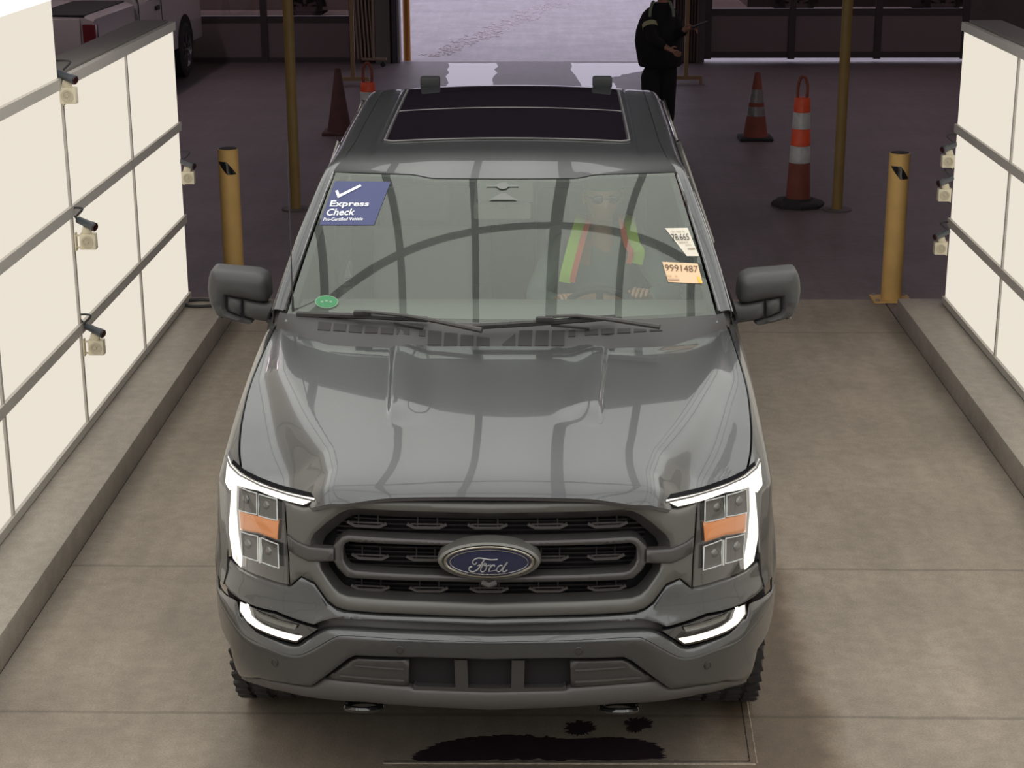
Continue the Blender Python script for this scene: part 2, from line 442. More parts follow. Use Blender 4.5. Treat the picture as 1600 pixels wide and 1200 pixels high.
slab('trim_5', (-2.10, YB-.05, 0), (-2.06, YB+.25, 3.5), steel_m)
guard = mat('exit_post_orange', (.62, .26, .04), .5)
for x, lab in ((-1.98, 'orange-yellow guard post at the left side of the open exit'), (1.94, 'orange-yellow guard post at the right side of the open exit, behind the person')):
    bm = bmesh.new(); lathe(bm, [(.001, 0), (.055, 0), (.055, 1.5), (.045, 1.55), (.001, 1.57)], 16)
    o = bm_obj('guard_post', bm, guard); o.location = (x, YB+.32, -.01); tag(o, lab, 'post', 'guard posts at the exit')
# ---------------------------------------------------------------- light tunnel
ZR = [2.045, 1.37, .726]; ZB = .15
def light_wall(side):
    X = LX if side < 0 else RX; ye = 6.66 if side < 0 else 6.58; s = side
    yr = [-7.75, -6.3, -4.85, -3.4, -1.95, -.5, .95, 2.40, 3.80, 5.25] if side < 0 else [-7.9, -6.45, -5.0, -3.55, -2.1, -.65, .80, 2.25, 3.70, 5.12]
    nm = 'left' if s < 0 else 'right'
    t = thing('light_wall', 'row of backlit white panels in a metal grid along the %s kerb' % nm, 'light wall', (X, ye/2, ZB), 0, 'lit side walls of the inspection tunnel')
    o = Vector((X, ye/2, ZB))
    ys = yr+[ye]; zs = [ZB+.03, .726, 1.37, 2.045]
    def bb(bm, a, b): bbox(bm, Vector(a)-o, Vector(b)-o)
    for a, b in zip(ys, ys[1:]):
        for c, d in zip(zs, zs[1:]):
            bm = bmesh.new(); bb(bm, (X, a+.012, c+.018), (X+s*.02, b-(.012 if b < ye else .004), d-.018)); bm_obj('light_panel', bm, wall_m, t, 0)
    bm = bmesh.new(); bb(bm, (X+s*.021, ys[0], ZB), (X+s*.10, ye, 2.06)); bm_obj('light_box', bm, mat('light_box_grey', (.2, .19, .18), .6), t, 0)
    for z in zs:
        w = .028 if z > .2 else .022
        bm = bmesh.new(); bb(bm, (X-s*.018, ys[0], z-w), (X+s*.02, ye+.01, z+w)); r = bm_obj('rail', bm, alu, t, 0)
        bm = bmesh.new(); y = ye-.08
        while y > ys[0]:
            lathe(bm, [(.0005, -.003), (.006, -.002), (.008, 0)], 8, Matrix.Translation(Vector((X-s*.018, y, z))-o) @ Matrix.Rotation(-s*pi/2, 4, 'Y')); y -= .36
        bm_obj('rivets', bm, mat('rivet', (.6, .58, .54), .3, .8), r, 0)
    for y in yr[1:]:
        bm = bmesh.new(); bb(bm, (X-s*.012, y-.013, ZB), (X+s*.02, y+.013, 2.045)); bm_obj('mullion', bm, alu, t, 0)
    # top cover of the housing behind the panels
    bm = bmesh.new(); bb(bm, (X+s*.03, 3.8 if s < 0 else 3.7, 2.055), (X+s*.24, ye, 2.085)); bm_obj('top_cover', bm, mat('housing_cover', (.16, .145, .13), .6), t, 0)
    bm = bmesh.new(); bb(bm, (X+s*.22, ys[0], ZB), (X+s*.24, ye, 2.055)); bm_obj('back_sheet', bm, mat('housing_cover', (.16, .145, .13), .6), t, 0)
    return t
light_wall(-1); light_wall(1)
# arched ceiling: long lit strips between lengthwise ribs, cross ribs
VH = 3.78; VY0, VY1 = -7.4, 4.85
def vz(x):            # height of the arch
    a = (RX-LX)/2; q = min(1, abs(x-TC)/a); return 2.47+(VH-2.47)*(1-q**2.4)**.55 if q < 1 else 2.47
vt = thing('light_arch', 'arched ceiling of lit panels over the lane, joining both lit walls', 'light ceiling', (TC, VY1, 2.47))
vo = Vector((TC, VY1, 2.47))
ribx = [-2.35, -2.0, -1.40, -.84, -.27, .33, .86, 1.40, 1.96, 2.56, 2.93]
cross = [VY0, -5.8, -4.2, -2.6, -.9, .8, 2.5, VY1]
def arc_pts(a, b, n=7): return [(a+(b-a)*i/(n-1)) for i in range(n)]
for a, b in zip(ribx, ribx[1:]):
    pc = [q for q in cross if q != 2.5]
    for c, d in zip(pc, pc[1:]):
        rows = [[Vector((x, y, vz(x)))-vo for x in arc_pts(a, b)] for y in (c+.03, d-.03)]
        sheet('ceiling_panel', rows, vault_m, vt, (0, 0, -1), thick=.02, smooth=60)
rib_dark = mat('rib_grey', (.10, .10, .10), .6)
for x in ribx[1:-1]:
    wd = .045 if abs(x-.33) < .01 else .026
    bm = bmesh.new(); bbox(bm, Vector((x-wd, VY0, vz(x)-.03))-vo, Vector((x+wd, VY1, vz(x)+.03))-vo); bm_obj('rib', bm, rib_dark, vt, 0)
def hoop_z(y, x):       # hoops follow the arch
    q = abs(x-.29)/2.65; return vz(x)-(.03 if y == 2.5 else .005)
def hoop_y(y, x):       # the hoop above the windscreen leans: its feet stand nearer the tunnel's entrance
    q = abs(x-.29)/2.65; return y-1.9*q*q if y == 2.5 else y+(.02 if y > 4 else 0)
for y in cross:
    bm = bmesh.new(); tube(bm, [Vector((LX+(RX-LX)*i/60, hoop_y(y, LX+(RX-LX)*i/60), hoop_z(y, LX+(RX-LX)*i/60)))-vo for i in range(61)], .045, 6); bm_obj('cross_rib', bm, rib_dark, vt, 40)
# upper side panels between the wall tops and the arch, nearer part only
for s, X, ye in ((-1, LX, 3.76), (1, RX, 3.66)):
    nm = 'left' if s < 0 else 'right'
    t = thing('upper_light_wall', 'upper tier of lit panels above the near end of the %s lit wall' % nm, 'light wall', (X, ye, 2.075), 0, 'upper lit side panels')
    yy = [VY0, -5.8, -4.2, -2.6, -.9, .8, 2.3, ye]
    for a, b in zip(yy, yy[1:]):
        bm = bmesh.new(); bbox(bm, (-.0 if s > 0 else -.02, a+.012-ye, .0), (.02 if s > 0 else 0, b-(.012 if b < ye else 0)-ye, .395)); bm_obj('light_panel', bm, wall_m, t, 0)
        if b == ye: continue
        bm = bmesh.new(); bbox(bm, (-.015, b-.012-ye, 0), (.03, b+.0-ye, .395)); bm_obj('mullion', bm, alu, t, 0)
# puddles and spots on the lane, service plate seam
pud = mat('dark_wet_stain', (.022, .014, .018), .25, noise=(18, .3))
def blot(name, pts_px, lab, seed):
    rnd = random.Random(seed); P = [atz(u, v, 0) for u, v in pts_px]
    C = sum(P, Vector())/len(P); out = []
    Q = cr(P+[P[0]], 6)[:-1]
    Q = [q for a, b in zip(Q, Q[1:]+Q[:1]) for q in (a, a.lerp(b, .5))]
    for q in Q: out.append(q-C+(q-C).normalized()*rnd.uniform(-.014, .014))
    bm = bmesh.new(); lo = [bm.verts.new((p.x, p.y, -.004)) for p in out]; hi = [bm.verts.new((p.x*.985, p.y*.985, .0018)) for p in out]
    n = len(out)
    for i in range(n): bm.faces.new((lo[i], lo[(i+1) % n], hi[(i+1) % n], hi[i]))
    bm.faces.new(hi)
    o = bm_obj(name, bm, pud, None, 0); o.location = (C.x, C.y, 0); return tag(o, lab, 'stain')
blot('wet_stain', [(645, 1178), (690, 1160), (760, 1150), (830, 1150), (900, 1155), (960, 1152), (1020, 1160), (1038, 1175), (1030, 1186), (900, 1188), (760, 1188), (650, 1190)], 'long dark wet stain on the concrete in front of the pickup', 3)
blot('wet_stain', [(882, 1136), (895, 1128), (922, 1129), (928, 1138), (915, 1148), (890, 1147)], 'small round dark spot on the concrete, left of the two spots', 4)
blot('wet_stain', [(977, 1130), (990, 1122), (1012, 1124), (1016, 1133), (1000, 1144), (982, 1142)], 'small round dark spot on the concrete, right of the two spots', 5)
grit = mat('pale_grit', (.33, .28, .22), .9, noise=(60, .4)); gapm = mat('black_gap', (.01, .008, .01), .9)
def strip(name, pts, w, m, z, lab):
    P = resample(pts, 60); bm = bmesh.new(); rnd = random.Random(len(name)); C = P[30].copy(); C.z = 0; rows = [[], [], []]
    for i, p in enumerate(P):
        t = (P[min(i+1, 59)]-P[max(i-1, 0)]).normalized(); n = Vector((-t.y, t.x, 0)); a = w*(1+rnd.uniform(-.35, .35)); b = w*(1+rnd.uniform(-.35, .35))
        rows[0].append(p+n*a-C+Vector((0, 0, -.004))); rows[1].append(p-C+Vector((0, 0, z))); rows[2].append(p-n*b-C+Vector((0, 0, -.004)))
    grid(bm, rows); orient(bm, (0, 0, 1)); o = bm_obj(name, bm, m, None, 0, recalc=False); o.location = C; return tag(o, lab, 'floor edging')
strip('floor_gap', [(-.42, .465, 0), (.93, .485, 0)], .010, gapm, .002, 'black open gap along the near edge of the sunken floor slab')
strip('floor_gap', [(.93, .485, 0), (.95, 1.05, 0)], .007, gapm, .002, 'dark gap running under the bumper along the right edge of the floor slab')
strip('grit_line', [(-.42, .448, 0), (.95, .463, 0)], .008, grit, .003, 'pale ragged grit line beside the near floor gap')
strip('grit_line', [(.955, .47, 0), (.972, 1.02, 0)], .006, grit, .003, 'pale ragged grit line beside the right floor gap')
# ================================================================ THE PICKUP
truck = thing('pickup_truck', 'grey crew cab pickup with lit headlights parked in the lit lane, facing the camera', 'pickup truck', (-.010, 0, 0))
WT = [(0, 0), (.3, .008), (.5, .03), (.6, .055), (.7, .10), (.8, .18), (.88, .28), (.94, .38), (.98, .47), (1.01, .56), (1.04, .68)]
LEAN = [(.30, .09), (.40, .03), (.50, .0), (.70, .0), (.78, .04), (.90, .06), (1.0, .08), (1.2, .12)]
def FR(off=0): return lambda x, z: spl(WT, abs(x))+spl(LEAN, z)+off
def c2(X, Y): return (780+X/3.3333, 700+Y/3.3333)
def c8(X, Y): return (780+X/3.3333, 930+Y/3.3333)
def onF(u, v, F):
    y = .1
    for _ in range(14):
        p = aty(u, v, y); x = max(0, p.x+.0105); y = .5*y+.5*F(x, p.z)
    return (x, p.z)
def O2(pts, off=0): return [onF(*c2(*p), FR(off)) for p in pts]
def O8(pts, off=0): return [onF(*c8(*p), FR(off)) for p in pts]
def sym(pts):      # right half, first & last on the centre line -> whole outline
    pts = [(max(0, x), z) for x, z in pts]; pts[0] = (0, pts[0][1]); pts[-1] = (0, pts[-1][1])
    return pts+[(-x, z) for x, z in pts[-2:0:-1]]
def symline(pts):
    return [Vector((-p.x, p.y, p.z)) for p in pts[:0:-1]]+pts
def on3(P, F): return [Vector((x, F(x, z), z)) for x, z in P]
# ---- hood
ZC = [(.11, 1.172), (.13, 1.184), (.16, 1.197), (.25, 1.218), (.4, 1.24), (.7, 1.275), (1.0, 1.307), (1.35, 1.340), (1.65, 1.36)]
XE = [(.45, .87), (.5, .885), (.67, .922), (.85, .94), (1.1, .95), (1.33, .943), (1.6, .932), (1.8, .925)]
ZS = [(.45, 1.10), (.5, 1.112), (.67, 1.155), (.85, 1.2), (1.1, 1.25), (1.33, 1.292), (1.6, 1.33), (1.8, 1.345)]
YF = [(0, .118), (.45, .122), (.55, .135), (.592, .165), (.667, .26), (.781, .36), (.87, .475), (.95, .50)]
YR = [(0, 1.352), (.34, 1.345), (.395, 1.315), (.45, 1.338), (.66, 1.37), (.74, 1.43), (.86, 1.56), (.93, 1.64)]
QI = [(.3, .60), (.6, .68), (.97, .80), (1.15, .86), (1.6, .95)]
QO = [(.3, .82), (.6, .88), (.97, .94), (1.15, .98), (1.6, 1.0)]
def hood_z(x, y):
    ax = abs(x); xe = spl(XE, y); q = min(1, ax/xe); zc = spl(ZC, y); Dp = zc-spl(ZS, y)
    if y < .5: Dp = .142+(.5-y)*.08
    a, b = interp(QI, y), interp(QO, y)
    z = zc-Dp*(.26*q*q+.74*sm(a, b, q))
    d = y-spl(YF, ax)
    if d < .06: z -= .022*(1-max(0, d)/.06)**2*sm(.3, .55, ax)
    h = sm(.60, .78, y)
    xc = .375+(.415-.375)*(y-.65)/.66
    z += h*.016*(1-sm(xc-.010, xc+.016, ax))*sm(xc-.17, xc-.03, ax)
    return z
sx = sorted(set([i/60 for i in range(61)]+[.38+i*.006 for i in range(14)]+[.30+i*.006 for i in range(8)]))
sx = [-s for s in sx[:0:-1]]+sx
NT = 70; rows = []
for j in range(NT+1):
    t = (j/NT)**1.25; r = []
    for s in sx:
        x = s*.93
        for _ in range(6):
            y = spl(YF, abs(x))+(spl(YR, abs(x))-spl(YF, abs(x)))*t; x = s*(spl(XE, y)-.004)
        y = spl(YF, abs(x))+(spl(YR, abs(x))-spl(YF, abs(x)))*t
        r.append(Vector((x, y, hood_z(x, y))))
    rows.append(r)
hood = sheet('hood', rows, paint, truck, (0, 0, 1), thick=.010, smooth=30)
front_edge = rows[0]; rear_edge = rows[-1]
lip = [[p+Vector((0, .001, -.001)) for p in front_edge if abs(p.x) < .62], [p+Vector((0, .0, -.012)) for p in front_edge if abs(p.x) < .62], [p+Vector((0, .03, -.022)) for p in front_edge if abs(p.x) < .62]]
sheet('hood_lip', lip, satin_dark, hood, (0, -1, 0))
# ---- fenders
def fender_pt(y, k):
    """k: 0 top seam ... 1 bottom; returns point on the side skin"""
    xe = spl(XE, y)+.004; zt = spl(ZS, y)
    r = .505; zb = .40+sqrt(max(0, r*r-(y-1.055)**2)) if abs(y-1.055) < r else .44
    zb = max(zb, .50 if y > 1 else .62+(.5-min(.5, y))*.5)
    if y < .56: zb = .72
    a = .12
    if k < .35: z = zt-a*(k/.35)
    else: z = zt-a+(zb-zt+a)*((k-.35)/.65)
    t = min(1, (zt-z)/.13); xs = 1.0 if z > .7 else 1.0-.06*(.7-z)
    x = xe+(xs-xe)*(1-(1-t)**2.6)
    yy = y-spl(LEAN, z); cap = 2
    for (x0, y0), (x1, y1) in zip(WT, WT[1:]):
        if y0 <= yy <= y1: cap = x0+(x1-x0)*(yy-y0)/(y1-y0)
    x = min(x, max(cap, xe)) if y < .9 else x
    dd = math.hypot(y-1.055, z-.40)
    x += .028*exp(-((dd-.53)/.05)**2)*sm(.5, .65, y)*(1-sm(1.0, 1.15, z))
    return Vector((x, y, z))
ks = [0, .02, .05, .09, .13, .18, .24, .30, .35]+[.35+.65*i/16 for i in range(1, 17)]
fys = [.435+.014*i for i in range(12)]+[.60+.035*i for i in range(1, 34)]
for s in (1, -1):
    rws = []
    for y in fys:
        rws.append([Vector((s*p.x, p.y, p.z)) for p in (fender_pt(y, k) for k in ks)])
    f = sheet('fender', rws, paint, truck, (s, 0, .2), thick=.006, smooth=50)
    # dark wheel house behind the arch
    bm = bmesh.new()
    rr = [[Vector((s*xx, 1.055+.50*cos(a), .40+.50*sin(a))) for a in [pi*i/24-.1 for i in range(26)]] for xx in (.60, .93)]
    grid(bm, rr)
    bm_obj('wheel_house', bm, voidm, f, 40)
# ---- front fascia, bumper
# painted strip between the lamps / grille and the bumper
fas = O2([(-57, 893), (560, 880), (700, 868), (760, 850), (800, 820), (870, 722), (940, 690), (1003, 742), (1150, 706), (1290, 650), (1340, 600)], .012)
faslow = O2([(1405, 590), (1422, 640), (1400, 700), (1330, 775), (1285, 805), (1080, 865), (870, 935), (830, 916), (760, 900), (560, 908), (-57, 926)], .012)
plate('front_fascia', sym(fas+faslow), FR(.012), paint, truck, thick=.03, g=.022, pillow=.006, pw=.011)
A = O2([(-57, 957), (400, 950), (650, 940), (760, 940), (830, 958), (900, 992), (962, 1036), (1080, 1006), (1190, 966), (1245, 925), (1290, 865), (1300, 815), (1365, 785), (1412, 745), (1432, 700)], .030)
B = O2([(-57, 1010), (400, 1000), (700, 985), (770, 1000), (850, 1045), (940, 1088), (1010, 1088), (1120, 1050), (1250, 1000), (1315, 935), (1360, 880), (1410, 800), (1438, 715)], .0)
A3 = resample(cr(on3(A, FR(.030)), 3), 60); B3 = resample(cr(on3(B, FR(0)), 3), 60)
A3[0].x = B3[0].x = 0
rws = []
for t in (-.6, 0, .3, .6, .82, .94, 1):
    r = []
    for a, b in zip(A3, B3):
        if t < 0: r.append(a+Vector((0, .03, -.012)))
        else:
            p = a.lerp(b, t); p.z += .005*sin(pi*t); p.y -= .005*sin(pi*t); r.append(p)
    rws.append(symline(r))
bumper = sheet('front_bumper', rws, paint, truck, (0, -1, 1), smooth=60)
Bl = [(p.x, p.z) for p in B3]
face_low = O8([(1436, 20), (1424, 110), (1398, 200), (1345, 285), (1318, 400), (1296, 440), (1180, 448), (1040, 470), (890, 490), (870, 478), (690, 345), (650, 326), (300, 332), (-57, 338)])
plate('bumper_face', sym(Bl+face_low), FR(.0), paint, bumper, thick=.03, g=.024, pillow=.006, pw=.012)
# lower valance
val_t = O8([(-57, 508), (340, 500), (375, 488), (600, 470), (820, 452), (885, 494), (1040, 474), (1180, 452), (1292, 444)], .012)
val_b = O8([(1290, 462), (1180, 495), (1040, 525), (880, 556), (600, 575), (300, 595), (-57, 607)], .012)
val_m = mat('valance_grey', (.075, .070, .070), .45, .1)
valance = plate('lower_valance', sym(val_t+val_b), FR(.012), val_m, truck, thick=.05, g=.025, pillow=.015, pw=.03)
# intake: frame, textured end panels, dark slots, vertical dividers
plate('intake_back', sym(O8([(-57, 330), (650, 322), (860, 470), (820, 456), (375, 492), (340, 505), (-57, 512)], .05)), FR(.05), voidm, truck, thick=.02, g=.05)
endp = O8([(368, 345), (640, 340), (676, 352), (812, 448), (600, 468), (372, 482)], .016)
for mi in (False, True):
    o = plate('intake_side_panel', endp, FR(.016), satin_dark, truck, mirror=mi, thick=.02, g=.03, pillow=.006, pw=.01)
    for q in ([(395, 388), (655, 372), (655, 378), (395, 395)], [(395, 448), (735, 425), (742, 432), (395, 456)]):
        plate('ridge', O8(q, .012), FR(.010), val_m, o, mirror=mi, thick=.012, g=.05)
plate('divider', O8([(65, 340), (132, 340), (128, 486), (62, 486)], .02), FR(.02), satin_dark, truck, thick=.03, g=.03)
plate('divider', O8([(65, 340), (132, 340), (128, 486), (62, 486)], .02), FR(.02), satin_dark, truck, thick=.03, g=.03, mirror=True)
plate('intake_sill', sym(O8([(-57, 486), (330, 480), (345, 470), (352, 498), (335, 508), (-57, 514)], .02)), FR(.02), satin_dark, truck, thick=.03, g=.03)
# slot between fascia and bumper, with dark strip
plate('bumper_gap_trim', sym(O2([(-57, 922), (560, 905), (760, 896), (835, 912), (880, 940), (860, 962), (760, 948), (560, 950), (-57, 962)], .085)), FR(.085), satin_dark, truck, thick=.02, g=.04)
# sensors
for X, Y, fn in ((413, 290, O8), (1085, 365, O8)):
    x, z = fn([(X, Y)])[0]
    for s in (1, -1):
        y = FR()(x, z); n = Vector((spl(WT, x+.01)-spl(WT, x-.01), -.02, 0)).normalized(); n.x *= s
        Mx = Matrix.Translation((s*x, y-.001, z)) @ n.to_track_quat('Z', 'Y').to_matrix().to_4x4()
        bm = bmesh.new(); lathe(bm, [(.0005, .002), (.009, .002), (.0095, .0005), (.012, .0005), (.0125, .003), (.0145, .002), (.015, -.004)], 24, Mx); bm_obj('parking_sensor', bm, satin_dark, bumper, 30)
# tow hooks
for s in (1, -1):
    c = Vector((s*.44, .17, .40)); bm = bmesh.new()
    tube(bm, [c+Vector((.055*cos(a)*1.1, -.045*sin(a)-.02, -.01+.01*sin(a))) for a in [pi*2*i/24 for i in range(24)]], .012, 8, closed=True)
    tube(bm, [c+Vector((-.06, .0, 0)), c+Vector((-.06, .2, .02))], .012, 8); tube(bm, [c+Vector((.06, .0, 0)), c+Vector((.06, .2, .02))], .012, 8)
    bm_obj('tow_hook', bm, gloss_black, truck)
# fog lamps
fog = O2([(850, 957), (1080, 882), (1283, 815), (1290, 868), (1250, 925), (1190, 964), (965, 1032), (925, 1005)], .01)
fdrl = O2([(935, 1003), (1160, 940), (1215, 900), (1232, 845), (1280, 828), (1282, 870), (1242, 922), (1186, 958), (966, 1024)], .0)
fglass = O2([(860, 955), (1210, 845), (1195, 895), (1150, 925), (925, 995)], .0)
frefl = O2([(960, 940), (1195, 862), (1180, 895), (1140, 915), (975, 962)], .0)
for mi in (False, True):
    o = plate('fog_lamp', fog, FR(.016), gloss_black, truck, mirror=mi, thick=.03, g=.03)
    plate('light_strip', fdrl, FR(.002), drl_m, o, mirror=mi, thick=.014, g=.012, pillow=.008, pw=.012)
    plate('lamp_reflector', frefl, FR(.012), mat('fog_reflector', (.18, .18, .17), .25, .7), o, mirror=mi, thick=.004, g=.02, pillow=-.004, pw=.02)
# ---- headlamps
hl = O2([(866, 285), (1000, 256), (1160, 208), (1285, 152), (1340, 105), (1362, 55), (1376, 180), (1372, 330), (1352, 480), (1334, 600), (1284, 652), (1150, 704), (1010, 742), (1016, 600), (1030, 420), (1036, 300), (955, 322), (915, 322)], .0)
drl = O2([(872, 286), (1000, 262), (1160, 214), (1285, 160), (1342, 112), (1361, 70), (1373, 190), (1368, 340), (1347, 490), (1328, 598), (1280, 645), (1277, 600), (1298, 480), (1310, 340), (1306, 212), (1180, 240), (1040, 288), (930, 314)], .0)
amber_m = mat('amber_reflector', (.75, .26, .07), .3, .2, 1)
lampin = mat('lamp_inside', (.10, .10, .10), .3, .6); lampchr = mat('lamp_chrome', (.16, .16, .16), .25, .8)
lamp_gl = glassm('lamp_cover_glass', (.93, .93, .93), 1.0)
whitish = emis('dim_lamp_outline', (.95, .97, .92), .55)
def ring_on(bm, P, F, r, closed=True, mi=False):
    pts = [Vector(((-x if mi else x), F(x, z), z)) for x, z in P]; tube(bm, pts, r, 6, closed=closed)
for mi in (False, True):
    h = plate('headlamp', hl, FR(.03), gloss_black, truck, mirror=mi, thick=.04, g=.03)
    plate('light_strip', drl, FR(.006), drl_m, h, mirror=mi, thick=.02, g=.012, pillow=.010, pw=.014)
    plate('amber_reflector', O2([(1062, 392), (1175, 368), (1290, 340), (1284, 442), (1180, 458), (1070, 494)], .012), FR(.014), amber_m, h, mirror=mi, thick=.012, g=.012, pillow=.006, pw=.015)
    for q, ins in (([(1072, 275), (1172, 250), (1174, 362), (1070, 386)], 0), ([(1184, 246), (1286, 214), (1290, 334), (1184, 356)], 0), ([(1066, 512), (1158, 478), (1156, 606), (1062, 636)], 0), ([(1180, 470), (1276, 448), (1266, 574), (1178, 600)], 0)):
        P = O2(q, .014)
        cx = sum(p[0] for p in P)/4; cz = sum(p[1] for p in P)/4
        md = plate('projector', P, FR(.022), lampin, h, mirror=mi, thick=.01, g=.015, pillow=-.012, pw=.03)
        bm = bmesh.new(); ring_on(bm, densify(P, .03), FR(.012), .0022, True, mi); bm_obj('module_rim', bm, whitish, md)
        bm = bmesh.new(); s = -1 if mi else 1
        lathe(bm, [(.0005, .016), (.010, .014), (.017, .007), (.020, 0), (.022, -.004)], 16, Matrix.Translation((s*cx, FR(.034)(cx, cz), cz)) @ Matrix.Rotation(pi/2, 4, 'X')); bm_obj('lens', bm, lampchr, md)
    bm = bmesh.new()
    ring_on(bm, O2([(1168, 478), (1166, 610)], .01), FR(.008), .0035, False, mi); bm_obj('centre_spine', bm, mat('spine_white', (.7, .7, .66), .3), h)
    ring = O2([(866, 283), (1000, 254), (1160, 206), (1285, 150), (1340, 103), (1364, 50)], .0)
    bm = bmesh.new(); ring_on(bm, ring, FR(-.001), .0035, False, mi); bm_obj('chrome_edge', bm, lampchr, h)
    plate('clear_cover', O2([(1036, 290), (1180, 240), (1306, 205), (1330, 210), (1330, 480), (1290, 648), (1150, 702), (1012, 738), (1018, 600), (1030, 420)], .0), FR(-.002), lamp_gl, h, mirror=mi, thick=0, g=.03)
# ---- grille
surr_o = O2([(-57, 290), (400, 284), (770, 272), (835, 284), (880, 325), (930, 330), (1028, 302), (1020, 430), (1008, 600), (1002, 735), (942, 686), (872, 716), (800, 812), (756, 845), (700, 862), (400, 878), (-57, 890)], .01)
open_o = O2([(-57, 350), (400, 342), (630, 331), (690, 336), (735, 355), (800, 402), (868, 462), (886, 495), (890, 560), (840, 600), (832, 650), (770, 740), (735, 772), (690, 788), (400, 806), (-57, 815)], .01)
open_i = O2([(-57, 384), (400, 378), (620, 367), (670, 370), (705, 388), (765, 436), (815, 480), (830, 512), (830, 560), (805, 600), (795, 640), (745, 705), (715, 735), (680, 748), (400, 768), (-57, 776)], .04)
grille = plate('grille_surround', sym(surr_o), FR(.012), mat('surround_grey', (.100, .099, .094), .42, .3, .3, .2), truck, thick=.03, g=.024, holes=[sym(open_o)], pillow=.012, pw=.02)
def ringsheet(name, Pa, ya, Pb, yb, m, parent, n=220, steps=3, bulge=0):
    A_, B_ = sym(Pa), sym(Pb); A_.append(A_[0]); B_.append(B_[0]); a = []; b0 = []
    for (p, p2), (q, q2) in zip(zip(A_, A_[1:]), zip(B_, B_[1:])):
        for i in range(6):
            t = i/6; x, z = p[0]+(p2[0]-p[0])*t, p[1]+(p2[1]-p[1])*t; a.append(Vector((x, ya(x, z), z)))
            x, z = q[0]+(q2[0]-q[0])*t, q[1]+(q2[1]-q[1])*t; b0.append(Vector((x, yb(x, z), z)))
    a.append(a[0].copy()); b0.append(b0[0].copy())
    rws = []
    for k in range(steps+1):
        t = k/steps; rws.append([p.lerp(q, t)+Vector((0, -bulge*sin(pi*t), 0)) for p, q in zip(a, b0)])
    return sheet(name, rws, m, parent, (0, -1, 0), smooth=50)
ringsheet('opening_frame', open_o, FR(.0245), open_i, FR(.065), satin_dark, grille)
plate('grille_back', sym(O2([(-57, 360), (620, 345), (700, 360), (860, 470), (870, 580), (790, 700), (720, 770), (-57, 800)], .11)), FR(.12), voidm, grille, thick=.01, g=.06)
ro = O2([(-57, 492), (400, 480), (690, 464), (720, 472), (765, 515), (772, 540), (768, 600), (745, 640), (700, 684), (670, 690), (400, 700), (-57, 706)], .01)
ri = O2([(-57, 520), (400, 512), (680, 500), (700, 506), (712, 520), (716, 545), (714, 590), (704, 616), (680, 642), (655, 650), (400, 664), (-57, 672)], .01)
gr = plate('grille_ring', sym(ro), FR(.012), satin_dark, grille, thick=.05, g=.02, holes=[sym(ri)], pillow=.008, pw=.010)
for mi in (False, True):
    plate('side_bar', O2([(766, 536), (895, 530), (960, 505), (1016, 470), (1010, 548), (960, 580), (900, 606), (766, 602)], -.002), FR(.0), satin_dark, grille, mirror=mi, thick=.03, g=.02, pillow=.006, pw=.01)
slat_m = mesh_dark
# fine dark slats behind + hooked blocks in three rows
bm = bmesh.new()
for z in [.800+.0155*i for i in range(22)]:
    xm = .52 if .88 < z < 1.06 else .46
    if 1.0 <= z < 1.03 or .91 < z < .93: pass
    pts = resample([Vector((x, FR(.10)(x, z), z)) for x in [-xm+2*xm*i/16 for i in range(17)]], 17)
    grid(bm, [[p+Vector((0, 0, .0022)) for p in pts], [p+Vector((0, 0, -.0022)) for p in pts]])
    grid(bm, [[p+Vector((0, 0, .0022)) for p in pts], [p+Vector((0, .025, .0022)) for p in pts]])
bm_obj('fine_slats', bm, slat_m, grille, 0)
hook_m = mat('hook_dark_grey', (.075, .07, .072), .35, .2, .4, .2)
def hookblock(u, v, du, vert):
    """little tray shaped block of the grille mesh"""
    pts = []
    F = FR(.06); bm = bmesh.new()
    def P(uu, vv): p = aty(uu+1.5, vv, .15); x = abs(p.x+.006)*(1 if p.x > 0 else -1); return Vector((x, F(abs(x), p.z), p.z))
    a, b, c, d = P(u-du, v-3), P(u-du*.62, v+2.2), P(u+du*.62, v+2.2), P(u+du, v-3)
    tube(bm, [a, b, c, d], [.006, .0055, .0055, .006], 6)
    tube(bm, [P(u-du*.8, v-3.2), P(u+du*.8, v-3.2)], .0028, 5)
    for k in (-.5, .5): tube(bm, [P(u+du*k, v-10)+Vector((0, .036, 0)), P(u+du*k, v+7)+Vector((0, .036, 0))], .0025, 4)
    return bm_obj('mesh_block', bm, hook_m, grille, 40)
for u in (573, 667, 762, 856, 950): hookblock(u, 823.5, 31, 0)
for u in (579, 665, 860, 947): hookblock(u, 870, 29, 0)
for u in (580, 671, 765, 857, 948): hookblock(u, 915, 30, 0)
# emblem: dark ring, chrome ring, blue oval, script
ec = aty(763.5, 881, .03); ec.x = 0; ey0 = .035
def ell(rx, rz, y, n=64): return [Vector((rx*cos(2*pi*i/n), y, ec.z+rz*sin(2*pi*i/n))) for i in range(n)]
def ellring(name, prof, m, parent):
    bm = bmesh.new(); R_ = [[bm.verts.new(p) for p in ell(a, b, y)] for a, b, y in prof]
    for A_, B_ in zip(R_, R_[1:]):
        for j in range(64): bm.faces.new((A_[j], A_[(j+1) % 64], B_[(j+1) % 64], B_[j]))
    if prof[-1][0] < .135 and name == 'badge_oval': bm.faces.new(R_[-1])
    orient(bm, (0, -1, 0)); return bm_obj(name, bm, m, parent, 40, recalc=False)
eo = ellring('badge_surround', [(.170, .068, ey0+.08), (.172, .069, ey0+.03), (.168, .067, ey0+.016), (.158, .060, ey0+.010), (.150, .056, ey0+.016)], mat('badge_grey', (.13, .128, .12), .35, .4, .3, .2), grille)
